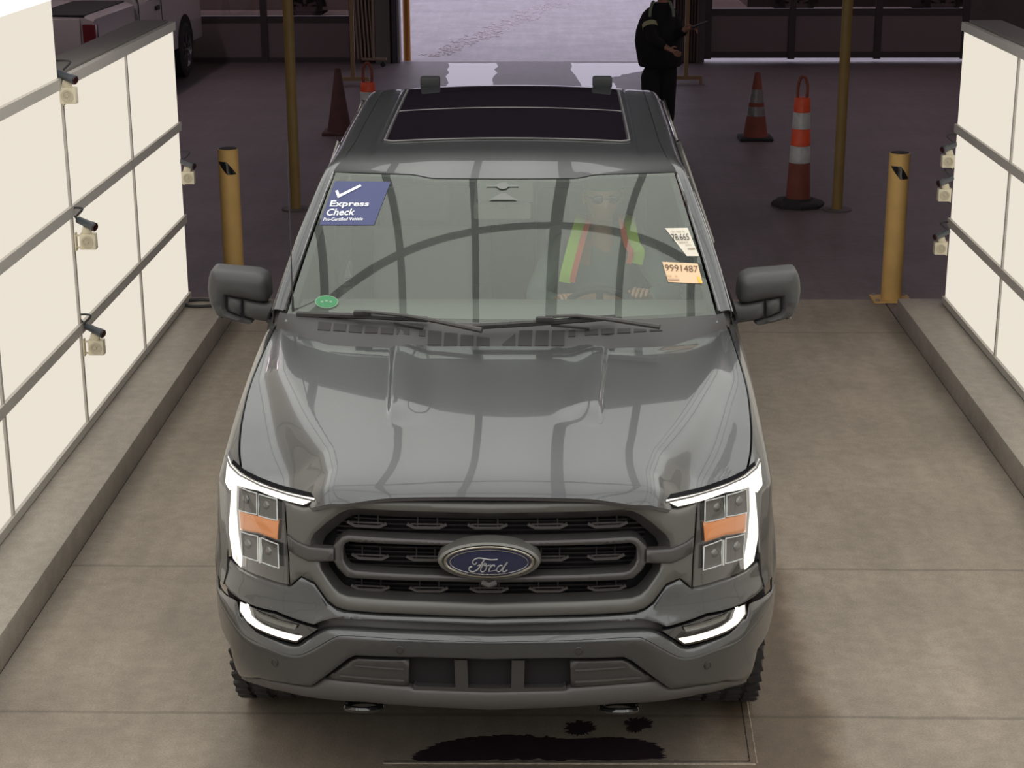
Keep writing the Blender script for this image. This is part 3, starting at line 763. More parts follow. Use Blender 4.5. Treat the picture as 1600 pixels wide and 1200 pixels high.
ellring('chrome_rim', [(.152, .0575, ey0+.012), (.148, .0545, ey0+.006), (.142, .051, ey0+.006), (.137, .048, ey0+.011)], mat('rim_chrome', (.45, .43, .38), .2, 1), eo)
ellring('badge_oval', [(.139, .050, ey0+.010), (.1, .036, ey0+.0075), (.05, .018, ey0+.0065), (.02, .0075, ey0+.006)], mat('badge_blue', (.012, .016, .05), .2, 0, .6), eo)
bm = bmesh.new(); tube(bm, ell(.129, .0435, ey0+.0075), .0012, 6, closed=True); bm_obj('badge_line', bm, chrome, eo)
def S8(pts):      # strokes measured on the badge, 8 px per photo px
    out = []
    for X, Y in pts: p = aty(660+X/8+.0, 820+Y/8, ey0+.005); out.append(Vector((p.x+.014, ey0+.0035, p.z)))
    return out
bm = bmesh.new()
for st, r in (([(925, 432), (850, 437), (760, 424), (690, 415), (640, 430), (612, 460), (620, 486), (648, 490), (664, 468)], .0021),
              ([(762, 432), (735, 470), (705, 520), (668, 562), (625, 584), (588, 580), (568, 556), (578, 530), (606, 522)], .0027),
              ([(672, 512), (700, 500), (740, 494), (790, 488)], .0018),
              ([(770, 478), (742, 500), (716, 545), (716, 578), (742, 586), (774, 560), (786, 520), (778, 490), (762, 480), (750, 500), (790, 512), (826, 502)], .0021),
              ([(842, 498), (828, 540), (812, 582)], .0025), ([(820, 560), (842, 522), (866, 504), (886, 506), (884, 520)], .0022), ([(812, 582), (850, 576), (900, 566), (914, 556)], .0012),
              ([(985, 512), (955, 508), (922, 535), (914, 568), (936, 584), (968, 566), (990, 524)], .0021),
              ([(1048, 466), (1016, 510), (990, 556), (992, 580), (1016, 582), (1046, 560)], .0025)):
    tube(bm, cr(S8(st), 5), r, 6)
bm_obj('script_lettering', bm, mat('badge_silver', (.55, .55, .58), .3, .7), eo)
# small camera bump under the badge
bm = bmesh.new(); tube(bm, [(-.022, .04, .905), (0, .028, .900), (.022, .04, .905)], .010, 8); bm_obj('front_camera', bm, satin_dark, grille)
# ---- black filler behind everything at the front (radiator support, engine bay, chassis)
bm = bmesh.new()
bbox(bm, (-.84, .42, .42), (.84, 1.62, 1.06)); bbox(bm, (-.60, .24, .50), (.60, .45, 1.08)); bbox(bm, (-.40, .19, .44), (.40, .45, .70))
bm_obj('engine_bay', bm, voidm, truck, 0)
bm = bmesh.new()
for s in (1, -1): bbox(bm, (s*.42-.05, .45, .38), (s*.42+.05, 5.7, .54))
for y in (1.5, 2.6, 3.8, 5.2): bbox(bm, (-.42, y-.05, .40), (.42, y+.05, .50))
bbox(bm, (-.75, 1.0, .36), (.75, 1.11, .46)); bbox(bm, (-.75, 4.56, .32), (.75, 4.7, .46)); bbox(bm, (-.16, 4.48, .26), (.16, 4.78, .5))
bm_obj('chassis', bm, blackm, truck, 0)
# ---- wheels
def wheel(x, y, s):
    t = []
    bm = bmesh.new(); R_ = .40; w_ = .1375
    Mx = Matrix.Translation((x, y, R_+.002)) @ Matrix.Rotation(s*pi/2, 4, 'Y')
    lathe(bm, [(.235, -w_*.8), (.26, -w_), (.33, -w_*1.04), (.375, -w_*.95), (.390, -w_*.80), (.392, 0), (.390, w_*.80), (.375, w_*.95), (.33, w_*1.04), (.26, w_), (.235, w_*.8)], 48, Mx)
    n = 42
    for i in range(n):
        a = 2*pi*i/n
        for kx, off, ww in ((-.108, 0, .05), (-.04, .5, .05), (.04, 0, .05), (.108, .5, .05)):
            a2 = a+off*2*pi/n; m4 = Mx @ Matrix.Rotation(a2, 4, 'Z') @ Matrix.Translation((.395, 0, kx)) @ Matrix.Rotation(.25 if kx > 0 else -.25, 4, 'X')
            bmesh.ops.create_cube(bm, size=1, matrix=m4 @ Matrix.Diagonal((.014, .036, ww, 1)))
    ty = bm_obj('wheel', bm, rubber, truck, 30, recalc=True)
    bm = bmesh.new(); lathe(bm, [(.245, .10), (.235, .12), (.225, .10), (.215, -.02), (.06, .02), (.055, .05), (.0005, .055)], 40, Mx)
    for k in range(6):
        a = 2*pi*k/6; m4 = Mx @ Matrix.Rotation(a, 4, 'Z') @ Matrix.Translation((.14, 0, .07)) @ Matrix.Rotation(.18, 4, 'Y')
        bmesh.ops.create_cube(bm, size=1, matrix=m4 @ Matrix.Diagonal((.20, .055, .035, 1)))
    bm_obj('rim', bm, alloy, ty, 30)
for s in (1, -1):
    wheel(s*.865, 1.055, s); wheel(s*.865, 4.62, s)
# ---- windscreen
def ws_pt(s, t, lift=0.):
    q = abs(s)
    b = Vector((s*.875, 1.50+.11*q*q, 1.388+.008*q*q)); tp = Vector((s*.742, 2.197+.065*q*q, 1.844+.002*q*q))
    p = b.lerp(tp, t)
    bul = .026*4*t*(1-t)*(1-.5*q*q)
    n = Vector((0, -.52, .85)); return p+n*(bul+lift)
def ttop(s): return 1+.030*sm(.40, .56, abs(s))
sh_ws = [[ws_pt(-1+2*i/64, t*ttop(-1+2*i/64)) for i in range(65)] for t in [-.04]+[j/36 for j in range(37)]]
ws_gl = glassm('windscreen_glass', (.84, .92, .86), 1.35, 0, 1.5, (.93, 1.0, .93))
nt = ws_gl.node_tree; out_ = [n for n in nt.nodes if n.type == 'OUTPUT_MATERIAL'][0]; base_ = out_.inputs[0].links[0].from_socket
df = nt.nodes.new('ShaderNodeBsdfDiffuse'); df.inputs[0].default_value = (.62, .66, .62, 1); mx_ = nt.nodes.new('ShaderNodeMixShader'); mx_.inputs[0].default_value = .075
nt.links.new(base_, mx_.inputs[1]); nt.links.new(df.outputs[0], mx_.inputs[2]); nt.links.new(mx_.outputs[0], out_.inputs[0])
windscreen = sheet('windscreen', sh_ws, ws_gl, truck, (0, -1, 1), smooth=60)
# black band around the glass edge, printed on its inner face
def band(tr, parent=windscreen):
    rws = [[ws_pt(s, t, -.004) for s, t in r] for r in tr]
    return sheet('black_border', rws, mat('printed_black_border', (.03, .03, .03), .9, spec=0), parent, (0, -1, 1), smooth=60)
for s in (1, -1): band([[(s*a, t/30) for t in range(31)] for a in (1.0, .965)])
band([[(-1+2*i/40, t) for i in range(41)] for t in (-.03, .035)])
band([[(-1+2*i/64, t*ttop(-1+2*i/64)) for i in range(65)] for t in (1.0, .985)])
band([[(-.165+.33*i/8, t*1.0) for i in range(9)] for t in (.985, .82)])
# ---- cowl
def cowl_rows():
    out = []
    for k in range(7):
        t = k/6; r = []
        for i in range(61):
            s = -1+i/30; x = s*.925; q = abs(x)
            y0 = spl(YR, q)-.025; z0 = hood_z(x, spl(YR, q))-.016
            b = ws_pt(s*.99, .0); y1, z1 = b.y+.01, b.z+.006
            y = y0+(max(y1, y0+.02)-y0)*t; z = z0+(z1-z0)*t+.008*sin(pi*t); r.append(Vector((x*(1-.02*t), y, z)))
        out.append(r)
    return out
cowlR = cowl_rows(); cowl = sheet('cowl', cowlR, plastic, truck, (0, 0, 1), thick=.01, smooth=50)
from mathutils.bvhtree import BVHTree
_v = [v.co.copy() for v in cowl.data.vertices]; cowl_tree = BVHTree.FromPolygons(_v, [tuple(p.vertices) for p in cowl.data.polygons])
slot_m = mat('vent_slot_black', (.018, .016, .016), .7)
def slot(quad, mm=slot_m, up=.0025):
    P = []
    for u, v in quad:
        h, n_, k_, d_ = cowl_tree.ray_cast(CP, ray(u, v).normalized(), 20)
        if h is None: h = atz(u, v, 1.37)
        P.append(h+Vector((0, -.001, up)))
    bm = bmesh.new(); a = [bm.verts.new(p) for p in P]; b_ = [bm.verts.new(p+Vector((0, .001, -.006))) for p in P]
    bm.faces.new(a)
    for i in range(len(P)): bm.faces.new((a[i], a[(i+1) % len(P)], b_[(i+1) % len(P)], b_[i]))
    return bm_obj('vent_slot', bm, mm, cowl, 0)
def L3(X, Y): return (440+X/4.706, 460+Y/4.706)
def R3(X, Y): return (780+X/4.2105, 460+Y/4.2105)
for q in ([(290, 202), (382, 210), (375, 268), (284, 262)], [(404, 214), (497, 222), (490, 275), (397, 268)], [(520, 225), (612, 232), (606, 284), (513, 278)], [(637, 234), (727, 242), (722, 288), (630, 284)],
          [(753, 245), (843, 250), (838, 294), (746, 290)], [(868, 254), (960, 258), (956, 299), (864, 296)], [(1030, 262), (1078, 264), (1076, 310), (1028, 307)],
          [(1100, 268), (1196, 276), (1190, 374), (1092, 374)], [(1217, 284), (1312, 290), (1308, 376), (1211, 376)], [(1338, 298), (1430, 304), (1427, 377), (1332, 377)], [(1456, 314), (1550, 324), (1550, 378), (1452, 378)]):
    slot([L3(*p) for p in q])
for q in ([(35, 330), (122, 260), (122, 336), (40, 337)], [(150, 240), (236, 238), (228, 338), (140, 338)], [(258, 240), (343, 240), (338, 338), (250, 338)], [(366, 240), (448, 240), (445, 338), (358, 338)],
          [(474, 240), (517, 237), (516, 278), (472, 280)], [(580, 237), (666, 230), (666, 268), (580, 272)], [(688, 230), (773, 226), (773, 260), (688, 264)], [(795, 228), (880, 224), (880, 254), (795, 258)],
          [(903, 228), (985, 232), (985, 246), (903, 250)], [(1008, 232), (1090, 236), (1090, 241), (1008, 245)]):
    slot([R3(*p) for p in q])
# ---- wipers
def wp(u, v, z, lift=0): p = atz(u, v, z); return p
wip_m = mat('wiper_black', (.022, .02, .02), .5)
def wiper(blade, arm, r):
    bm = bmesh.new(); B_ = [wp(*b) for b in blade]; tube(bm, resample(B_, 12), r, 6); o = bm_obj('wiper_blade', bm, wip_m, truck)
    bm = bmesh.new(); tube(bm, [wp(*b)+Vector((0, -.004, .016)) for b in arm], [.012, .010, .008, .006][:len(arm)] if len(arm) <= 4 else .008, 8); bm_obj('wiper_arm', bm, mat('wiper_grey', (.05, .047, .045), .45), o)
    c = wp(*blade[len(blade)//2])
    bm = bmesh.new(); box(bm, c+Vector((0, -.004, .014)), (.07, .028, .022)); bevel(bm, .006, 2); bm_obj('blade_clip', bm, wip_m, o)
wiper([(468, 491, 1.402), (570, 494, 1.412), (672, 499, 1.410)], [(757, 522, 1.385), (690, 508, 1.40), (640, 499, 1.412), (572, 492, 1.42)], .012)
wiper([(742, 511, 1.400), (855, 504, 1.412), (965, 496, 1.418)], [(1035, 516, 1.395), (960, 505, 1.41), (905, 499, 1.418), (856, 500, 1.42)], .012)
for (a, b_) in (((620, 504, 1.40), (665, 513, 1.385)), ((865, 508, 1.40), (925, 513, 1.39))):
    bm = bmesh.new(); tube(bm, [wp(*a), wp(*b_)], .006, 6); bm_obj('wiper_link', bm, wip_m, cowl)
# ---- roof
RZ = [(2.1, 1.814), (2.2, 1.848), (2.25, 1.864), (2.3, 1.879), (2.4, 1.904), (2.5, 1.922), (2.7, 1.940), (3.0, 1.955), (3.6, 1.974), (4.1, 1.985), (4.2, 1.982), (4.26, 1.965)]
def rfy(x): s_ = min(1, abs(x)/.742); return ws_pt(s_, ttop(s_)).y+.005
def roof_z(x, y):
    q = abs(x)/.68; z = spl(RZ, y-.045*min(1, (x/.74)**2)*max(0, 1-(y-2.2)/.5))
    z -= (.014+.014*sm(2.3, 2.9, y))*q*q
    # two shallow ribs along each side and the ditch
    for c in (.60,): z -= .006*exp(-((abs(x)-c)/.012)**2)*sm(2.45, 2.6, y)
    return z
def rxm(y): return spl([(2.2, .748), (2.305, .746), (2.5, .710), (2.8, .698), (3.2, .697), (4.1, .695), (4.3, .688)], y)
rx_ = sorted(set([i/34*.70 for i in range(35)]+[.58+i*.004 for i in range(11)])); rx_ = [-a for a in rx_[:0:-1]]+rx_
rows = []
for j in range(61):
    t = (j/60)**1.3
    r = []
    for x0 in rx_:
        x = x0
        for _ in range(4): y = rfy(x)+(4.26-rfy(x))*t; x = x0/.70*rxm(y)
        g_ = ws_pt(max(-1, min(1, x/.742)), ttop(min(1, abs(x)/.742))); e_ = g_.z+.004-roof_z(x, rfy(x))
        r.append(Vector((x, y, roof_z(x, y)+e_*exp(-(y-rfy(x))/.07))))
    rows.append(r)
roof = sheet('roof', rows, paint, truck, (0, 0, 1), thick=.012, smooth=40)
# sunroof glass, two panes and seal
def rpatch(name, x0, x1, y0, y1, lift, m, parent, cut=.04, n=20):
    outl = []; k = 5
    for cx, cy, a0 in ((x1-cut, y1-cut, 0), (x0+cut, y1-cut, pi/2), (x0+cut, y0+cut, pi), (x1-cut, y0+cut, 3*pi/2)):
        for i in range(k): a = a0+pi/2*i/(k-1); outl.append((cx+cut*cos(a), cy+cut*sin(a)))
    bm = plate_bm(outl, lambda x, y: 0, thick=0, g=.06)
    for v in bm.verts: x, y = v.co.x, v.co.z; v.co = (x, y, roof_z(x, y)+lift)
    orient(bm, (0, 0, 1)); return bm_obj(name, bm, m, parent, 60, recalc=False)
sr_gl = mat('sunroof_glass', (.010, .008, .012), .04, 0, 0, noise=(60, .2))
sr = rpatch('sunroof', -.565, .565, 2.68, 4.12, .002, satin_dark, roof, .05)
rpatch('sunroof_pane', -.550, .550, 2.695, 3.42, .005, sr_gl, sr, .035)
rpatch('sunroof_pane', -.550, .550, 3.435, 4.11, .004, sr_gl, sr, .03)
bm = bmesh.new(); e = [(-.56, 4.1), (-.562, 2.72), (-.52, 2.685), (.52, 2.685), (.562, 2.72), (.56, 4.1)]
tube(bm, [Vector((x, y, roof_z(x, y)+.004)) for x, y in [(e[i][0]+(e[i+1][0]-e[i][0])*k/10, e[i][1]+(e[i+1][1]-e[i][1])*k/10) for i in range(5) for k in range(10)]+[e[5]]], .004, 6)
for yy in (3.4275,): tube(bm, [Vector((x, yy, roof_z(x, yy)+.003)) for x in [-.55+.055*i for i in range(21)]], .004, 6)
bm_obj('sunroof_seal', bm, mat('seal_grey', (.16, .155, .16), .35, .3), sr)
for u in (675, 944):
    p = aty(u, 132, 4.2); bm = bmesh.new(); box(bm, (p.x, 4.21, 1.995), (.105, .07, .06)); bevel(bm, .012, 2); bm_obj('roof_rack_foot', bm, mat('foot_black', (.010, .012, .013), .6), roof)
# pillars / roof rails
INN = [(.893, 1.66, 1.400), (.872, 1.76, 1.474), (.818, 2.0, 1.652), (.748, 2.305, 1.852), (.712, 2.5, 1.880), (.700, 2.8, 1.902), (.699, 3.2, 1.926), (.698, 3.7, 1.945), (.697, 4.1, 1.956), (.69, 4.26, 1.93)]
OUT = [(.948, 1.70, 1.365), (.930, 1.78, 1.43), (.880, 2.02, 1.600), (.808, 2.33, 1.795), (.796, 2.5, 1.822), (.790, 2.8, 1.850), (.787, 3.2, 1.878), (.785, 3.7, 1.897), (.782, 4.1, 1.905), (.77, 4.28, 1.88)]
In = cr(INN, 5); Ou = cr(OUT, 5)
for p in In:
    if p.y > 2.30: p.x = rxm(p.y)+.003; p.z = roof_z(p.x, p.y)-.001
    elif p.y > 2.0: p.z = p.z+(roof_z(.748, 2.305)-1.852)*((p.y-2.0)/.305)
BELT = [(.962, 1.70, 1.345), (.965, 1.78, 1.350), (.967, 2.02, 1.36), (.967, 2.33, 1.365), (.967, 2.5, 1.37), (.967, 2.8, 1.372), (.967, 3.2, 1.375), (.965, 3.7, 1.38), (.962, 4.1, 1.385), (.955, 4.28, 1.385)]
Be = cr(BELT, 5)
door_gl = glassm('side_glass', (.04, .045, .045), 1.2)
for s in (1, -1):
    def m_(p): return Vector((s*p.x, p.y, p.z))
    rws = []
    for k in range(9):
        t = k/8; rws.append([m_(a.lerp(b, t)+Vector((.018*sin(pi*t), -.004*sin(pi*t), .020*sin(pi*t)))) for a, b in zip(In, Ou)])
    pil = sheet('roof_side_rail', rws, paint, truck, (s, 0, 1), thick=.006, smooth=60)
    bm = bmesh.new(); tube(bm, [m_(p)+Vector((s*.004, 0, .002)) for p in Ou[2:]], .007, 6); bm_obj('drip_moulding', bm, gloss_black, pil)
    bm = bmesh.new(); tube(bm, [m_(p)+Vector((-s*.002, 0, .002)) for p in In[:16]], .006, 6); bm_obj('screen_seal', bm, gloss_black, pil)
    # side glass with door frames
    rws = [[m_(a.lerp(b, t)+Vector((.008*sin(pi*t), 0, 0))) for a, b in zip(Ou[3:-2], Be[3:-2])] for t in (0.02, .25, .5, .75, 1)]
    sheet('side_window', rws, door_gl, truck, (s, 0, .2), smooth=60)
    for ya in (3.02, 4.12):
        i = min(range(len(Ou)), key=lambda k: abs(Ou[k].y-ya)); bm = bmesh.new(); tube(bm, [m_(Ou[i]), m_(Be[i])], .03, 8); bm_obj('door_pillar', bm, gloss_black, truck)
    bm = bmesh.new(); tube(bm, [m_(p)+Vector((s*.004, 0, 0)) for p in Be], .010, 6); bm_obj('belt_moulding', bm, gloss_black, truck)
    # doors
    def side_x(y, z):
        x = interp([(.40, .93), (.5, .975), (.7, 1.0), (1.0, 1.0), (1.2, .995), (1.3, .982), (1.39, .962)], z)
        return x
    for nm_, y0, y1 in (('front_door', 1.755, 3.0), ('rear_door', 3.01, 4.12)):
        rws = [[Vector((s*(side_x(y, z)+(0 if y0 > 2 else 0)), y, z)) for z in [.46+(1.352-.46)*i/20 for i in range(21)]] for y in [y0+(y1-y0)*j/12 for j in range(13)]]
        dr = sheet(nm_, rws, paint, truck, (s, 0, 0), thick=.02, smooth=40)
        bm = bmesh.new(); box(bm, (s*1.012, y1-.14, 1.17), (.03, .20, .035)); bevel(bm, .01, 2); bm_obj('door_handle', bm, satin_dark, dr)
    bm = bmesh.new(); bbox(bm, (s*.86-.08, 1.50, .36), (s*.86+.08, 4.15, .46)); bevel(bm, .02, 2); bm_obj('running_board', bm, blackm, truck)
    # bed side
    rws = []
    for y in [4.14+.06*i for i in range(30)]:
        r = []
        rr = .5; zb = .40+sqrt(max(0, rr*rr-(y-4.62)**2)) if abs(y-4.62) < rr else .50
        zb = max(zb, .50)
        for i in range(21):
            z = zb+(1.40-zb)*i/20; r.append(Vector((s*(side_x(y, min(z, 1.33))+.0), y, z)))
        r.append(Vector((s*.93, y, 1.405))); rws.append(r)
    bs = sheet('bed_side', rws, paint, truck, (s, 0, .1), thick=.03, smooth=40)
    bm = bmesh.new(); box(bm, (s*.965, 5.86, 1.15), (.09, .05, .38)); bevel(bm, .015, 2); bm_obj('tail_lamp', bm, mat('tail_lamp_red', (.35, .01, .01), .2, 0, 1), bs)
# door mirror triangle / fender top filler near the pillar foot
    bm = bmesh.new(); pts = [Vector((s*.935, 1.66, 1.33)), Vector((s*.90, 1.62, 1.39)), Vector((s*.93, 1.86, 1.44)), Vector((s*.97, 1.86, 1.36))]
    a = [bm.verts.new(p) for p in pts]; b = [bm.verts.new(p+Vector((-s*.03, .03, -.05))) for p in pts]; bm.faces.new(a); bm.faces.new(b[::-1])
    for i in range(4): bm.faces.new((a[i], a[(i+1) % 4], b[(i+1) % 4], b[i]))
    bevel(bm, .008, 2); bm_obj('pillar_foot_trim', bm, plastic, truck)
# cab back, bed, tailgate
bm = bmesh.new()
grid(bm, [[Vector((x, 4.26, roof_z(x, 4.2)-.015)) for x in (-.7, -.35, 0, .35, .7)], [Vector((x*1.3, 4.36, 1.38)) for x in (-.7, -.35, 0, .35, .7)], [Vector((x*1.3, 4.36, .6)) for x in (-.7, -.35, 0, .35, .7)]])
bm_obj('cab_back', bm, paint, truck, 30)
bm = bmesh.new(); grid(bm, [[Vector((x, 4.268, 1.88)) for x in (-.6, .6)], [Vector((x, 4.345, 1.44)) for x in (-.68, .68)]]); orient(bm, (0, 1, 0)); bm_obj('rear_window', bm, gloss_black, truck, 0, recalc=False)
bm = bmesh.new(); bbox(bm, (-.92, 4.38, .80), (.92, 5.84, .84)); bbox(bm, (-.92, 4.38, .84), (.92, 4.42, 1.38)); bm_obj('bed_floor', bm, blackm, truck, 0)
bm = bmesh.new(); bbox(bm, (-.92, 5.82, .78), (.92, 5.88, 1.40)); bevel(bm, .015, 2); tg = bm_obj('tailgate', bm, paint, truck)
bm = bmesh.new(); bbox(bm, (-.14, 5.881, 1.20), (.14, 5.90, 1.27)); bevel(bm, .006); bm_obj('tailgate_handle', bm, gloss_black, tg)
bm = bmesh.new(); bbox(bm, (-.98, 5.80, .50), (.98, 5.98, .68)); bevel(bm, .03, 3); bm_obj('rear_bumper', bm, paint, truck)
# ---- door mirrors
def cm(X, Y): return (1060+X/7.2727, 380+Y/7.2727)
def OM(pts, y): return [(lambda p: (p.x-.004, p.z))(aty(*cm(*q), y)) for q in pts]
for mi in (False, True):
    s = -1 if mi else 1
    head = plate('door_mirror', OM([(716, 640), (722, 520), (735, 440), (770, 385), (860, 347), (1100, 326), (1330, 312), (1375, 318), (1402, 350), (1428, 430), (1438, 560), (1420, 690), (1380, 780), (1330, 850), (1230, 880), (1120, 908), (950, 942), (915, 925), (885, 885), (1020, 855), (1190, 790), (1215, 740), (1210, 615), (1020, 645), (830, 682), (740, 680)], 1.93), lambda x, z: 1.90+.35*max(0, x-1.15)**1.3, mirror_pl, truck, mirror=mi, thick=.09, g=.014, pillow=.045, pw=.042)
    arm = plate('mirror_arm', OM([(600, 715), (800, 692), (1015, 655), (1012, 845), (880, 885), (740, 905), (690, 915), (620, 860)], 1.93), lambda x, z: 1.915-.0*x, mirror_pl, head, mirror=mi, thick=.05, g=.02, pillow=.02, pw=.03)
    plate('arm_end', OM([(1035, 652), (1190, 622), (1192, 775), (1035, 842)], 1.93), lambda x, z: 1.915, mirror_pl, head, mirror=mi, thick=.05, g=.02, pillow=.012, pw=.02)
    plate('joint_gap', OM([(1000, 640), (1220, 600), (1222, 790), (1000, 870)], 1.93), lambda x, z: 1.935, voidm, head, mirror=mi, thick=.02, g=.04)
    plate('mirror_glass', OM([(760, 640), (765, 420), (1380, 345), (1400, 600), (1330, 830), (960, 900), (900, 640)], 1.93), lambda x, z: 2.015+.2*max(0, x-1.15), chrome, head, mirror=mi, thick=.004, g=.06)
    bm = bmesh.new(); tube(bm, [Vector((s*1.245, 1.955, 1.425)), Vector((s*1.243, 1.955, 1.395)), Vector((s*1.233, 1.95, 1.362))], .006, 6); bm_obj('turn_lamp', bm, emis('turn_lamp_white', (1, 1, .95), .8) if 'turn_lamp_white' not in MATS else MATS['turn_lamp_white'], head)
    bm = bmesh.new(); lathe(bm, [(.0005, -.02), (.018, -.02), (.02, 0), (.02, .02)], 12, Matrix.Translation((s*1.21, 1.96, 1.312))); bm_obj('mirror_camera', bm, gloss_black, head)
# ---- antenna
bm = bmesh.new(); a0 = aty(462, 497, 1.62); a1 = aty(452.5, 224, 1.72)
tube(bm, [a0, a0.lerp(a1, .12), a0.lerp(a1, .125), a1], [.006, .0045, .0028, .0018], 8); bm_obj('antenna', bm, blackm, truck)
# fender washer nubs on the hood sides
# ---- interior
int_m = mat('grey_interior', (.10, .10, .098), .75); int_l = mat('seat_fabric', (.15, .155, .15), .8)
bm = bmesh.new()
grid(bm, [[Vector((s*w_, y, z)) for s in [-1+i/10 for i in range(21)]] for w_, y, z in ((.84, 1.66, 1.36), (.86, 1.85, 1.36), (.87, 2.05, 1.35), (.87, 2.12, 1.30), (.87, 2.12, 1.0), (.87, 2.05, .8))])
bm_obj('dashboard', bm, int_m, truck, 40)
bm = bmesh.new(); bbox(bm, (-.93, 1.6, .55), (.93, 4.2, .62)); bbox(bm, (-.14, 2.1, .6), (.14, 3.2, .98)); bm_obj('cab_floor', bm, int_m, truck, 0)
bm = bmesh.new(); grid(bm, [[Vector((x, y, roof_z(x, y)-.03)) for x in [-.66+.11*i for i in range(13)]] for y in (2.34, 2.6, 3.0, 3.5, 4.2)]); bm_obj('headliner', bm, mat('headliner_grey', (.30, .30, .29), .9), truck, 40)
def seat(cx, cy, wd=.50):
    bm = bmesh.new(); box(bm, (cx, cy-.05, .88), (wd, .50, .16)); bevel(bm, .05, 3); o = bm_obj('seat', bm, int_l, truck, 50)
    bm = bmesh.new(); box(bm, (cx, cy+.25, 1.18), (wd*.96, .14, .56), Matrix.Rotation(-.22, 3, 'X')); bevel(bm, .05, 3); bm_obj('seat_back', bm, int_l, o, 50)
    bm = bmesh.new(); box(bm, (cx, cy+.36, 1.55), (.26, .10, .18), Matrix.Rotation(-.15, 3, 'X')); bevel(bm, .04, 3); bm_obj('head_restraint', bm, int_l, o, 50)
seat(.42, 2.78); seat(-.42, 2.78); seat(-.42, 3.75, .62); seat(.42, 3.75, .62)
st = Vector((.42, 2.33, 1.17)); Rt = Matrix.Rotation(radians(-68), 3, 'X')
bm = bmesh.new(); tube(bm, [st+Rt @ Vector((.185*cos(2*pi*i/32), .185*sin(2*pi*i/32), 0)) for i in range(32)], .015, 8, closed=True)
for a in (0, pi, -pi/2): tube(bm, [st, st+Rt @ Vector((.185*cos(a), .185*sin(a), 0))], .016, 6)
lathe(bm, [(.0005, .02), (.05, .018), (.06, 0), (.04, -.04)], 16, Matrix.Translation(st) @ Rt.to_4x4()); bm_obj('steering_wheel', bm, blackm, truck, 50)
# rear view mirror + camera housing behind the glass
bm = bmesh.new(); box(bm, (-.01, 2.235, 1.70), (.25, .03, .075), Matrix.Rotation(.1, 3, 'X')); bevel(bm, .012, 2); rv = bm_obj('rear_view_mirror', bm, int_m, truck)
bm = bmesh.new(); box(bm, (-.01, 2.215, 1.80), (.11, .10, .06), Matrix.Rotation(.5, 3, 'X')); bevel(bm, .012, 2); tube(bm, [(-.01, 2.2, 1.79), (-.01, 2.23, 1.72)], .018, 8); bm_obj('camera_housing', bm, mat('housing_grey', (.14, .14, .14), .6), rv)
# ---- stickers on the glass
def ws_hit(u, v, lift=.003):
    """where the ray of a photo point meets the windscreen"""
    d = ray(u, v); lo, hi = 6.0, 9.0; s = 0; t = .5; best = None
    for _ in range(30):
        p = ws_pt(s, t, lift); k = (p-CP).length; q = CP+d.normalized()*k
        e = q-p; s += e.x/.81; t += (e.y*.85+e.z*.52)/.88
    return ws_pt(s, t, lift), s, t
def sticker(name, quad, m, lab, n=8, lift=.003):
    c = [ws_hit(*q) for q in quad]
    rws = []
    for j in range(n+1):
        r = []
        for i in range(n+1):
            a = [c[0][k]*(1-i/n)+c[1][k]*i/n for k in (1, 2)]; b = [c[3][k]*(1-i/n)+c[2][k]*i/n for k in (1, 2)]
            r.append(ws_pt(a[0]*(1-j/n)+b[0]*j/n, a[1]*(1-j/n)+b[1]*j/n, lift))
        rws.append(r)
    o = sheet(name, rws, m, windscreen, (0, -1, 1), thick=.0012, smooth=60); o['label'] = lab
    P = [q[0] for q in c]; return o, P
def plane_frame(P):
    ex = (P[2]-P[3]).normalized(); n = ex.cross(P[0]-P[3]).normalized(); return ex, n.cross(ex).normalized(), n
stick_blue = mat('sticker_blue', (.040, .050, .150), .5); stick_white = mat('sticker_white', (.78, .80, .84), .5)
es_, P = sticker('express_check_sticker', [(527, 283), (614, 284), (588, 351), (503, 351)], stick_blue, 'blue window sticker with a white tick')
def on_ws(name, s, m, parent, quad, **k):
    """text mapped bilinearly into four photo points of the windscreen, bottom-left first"""
    c = [ws_hit(*q)[1:] for q in quad]       # bl, br, tr, tl
    me = text_mesh(s, **k) if isinstance(s, str) else s
    xs = [v.co.x for v in me.vertices]; ys = [v.co.y for v in me.vertices]; a, b, e, d = min(xs), max(xs), min(ys), max(ys)
    for v in me.vertices:
        i = (v.co.x-a)/(b-a); j = (v.co.y-e)/(d-e)
        q = [c[0][n]*(1-i)*(1-j)+c[1][n]*i*(1-j)+c[2][n]*i*j+c[3][n]*(1-i)*j for n in (0, 1)]
        v.co = ws_pt(q[0], q[1], .0055+(v.co.z if abs(v.co.z) > 1e-6 else 0))
    return link(name, me, m, parent, 0)
def f5(X, Y): return (460+X/4.444, 100+Y/4.444)
on_ws('lettering', 'Express', stick_white, es_, [f5(257, 1005), f5(528, 1000), f5(540, 955), f5(272, 950)], offset=.02)
on_ws('lettering', 'Check', stick_white, es_, [f5(232, 1056), f5(430, 1052), f5(446, 1006), f5(250, 1008)], offset=.02)
on_ws('lettering', 'Pre-Certified Vehicle', stick_white, es_, [f5(216, 1092), f5(490, 1088), f5(495, 1066), f5(222, 1070)], offset=.015)
def poly_mesh(pts):
    me = D.meshes.new('p'); me.from_pydata([(x, -y, 0) for x, y in pts], [], [list(range(len(pts)))]); return me
on_ws('tick', poly_mesh([(300, 884), (318, 878), (330, 908), (474, 838), (482, 852), (318, 934)]), stick_white, es_, [f5(300, 934), f5(482, 934), f5(482, 838), f5(300, 838)])
paper = mat('white_paper', (.62, .58, .50), .6); tan = mat('peach_paper', (.72, .50, .32), .6); ink = mat('black_ink', (.03, .028, .03), .6); inkf = mat('faded_ink', (.33, .27, .20), .6)
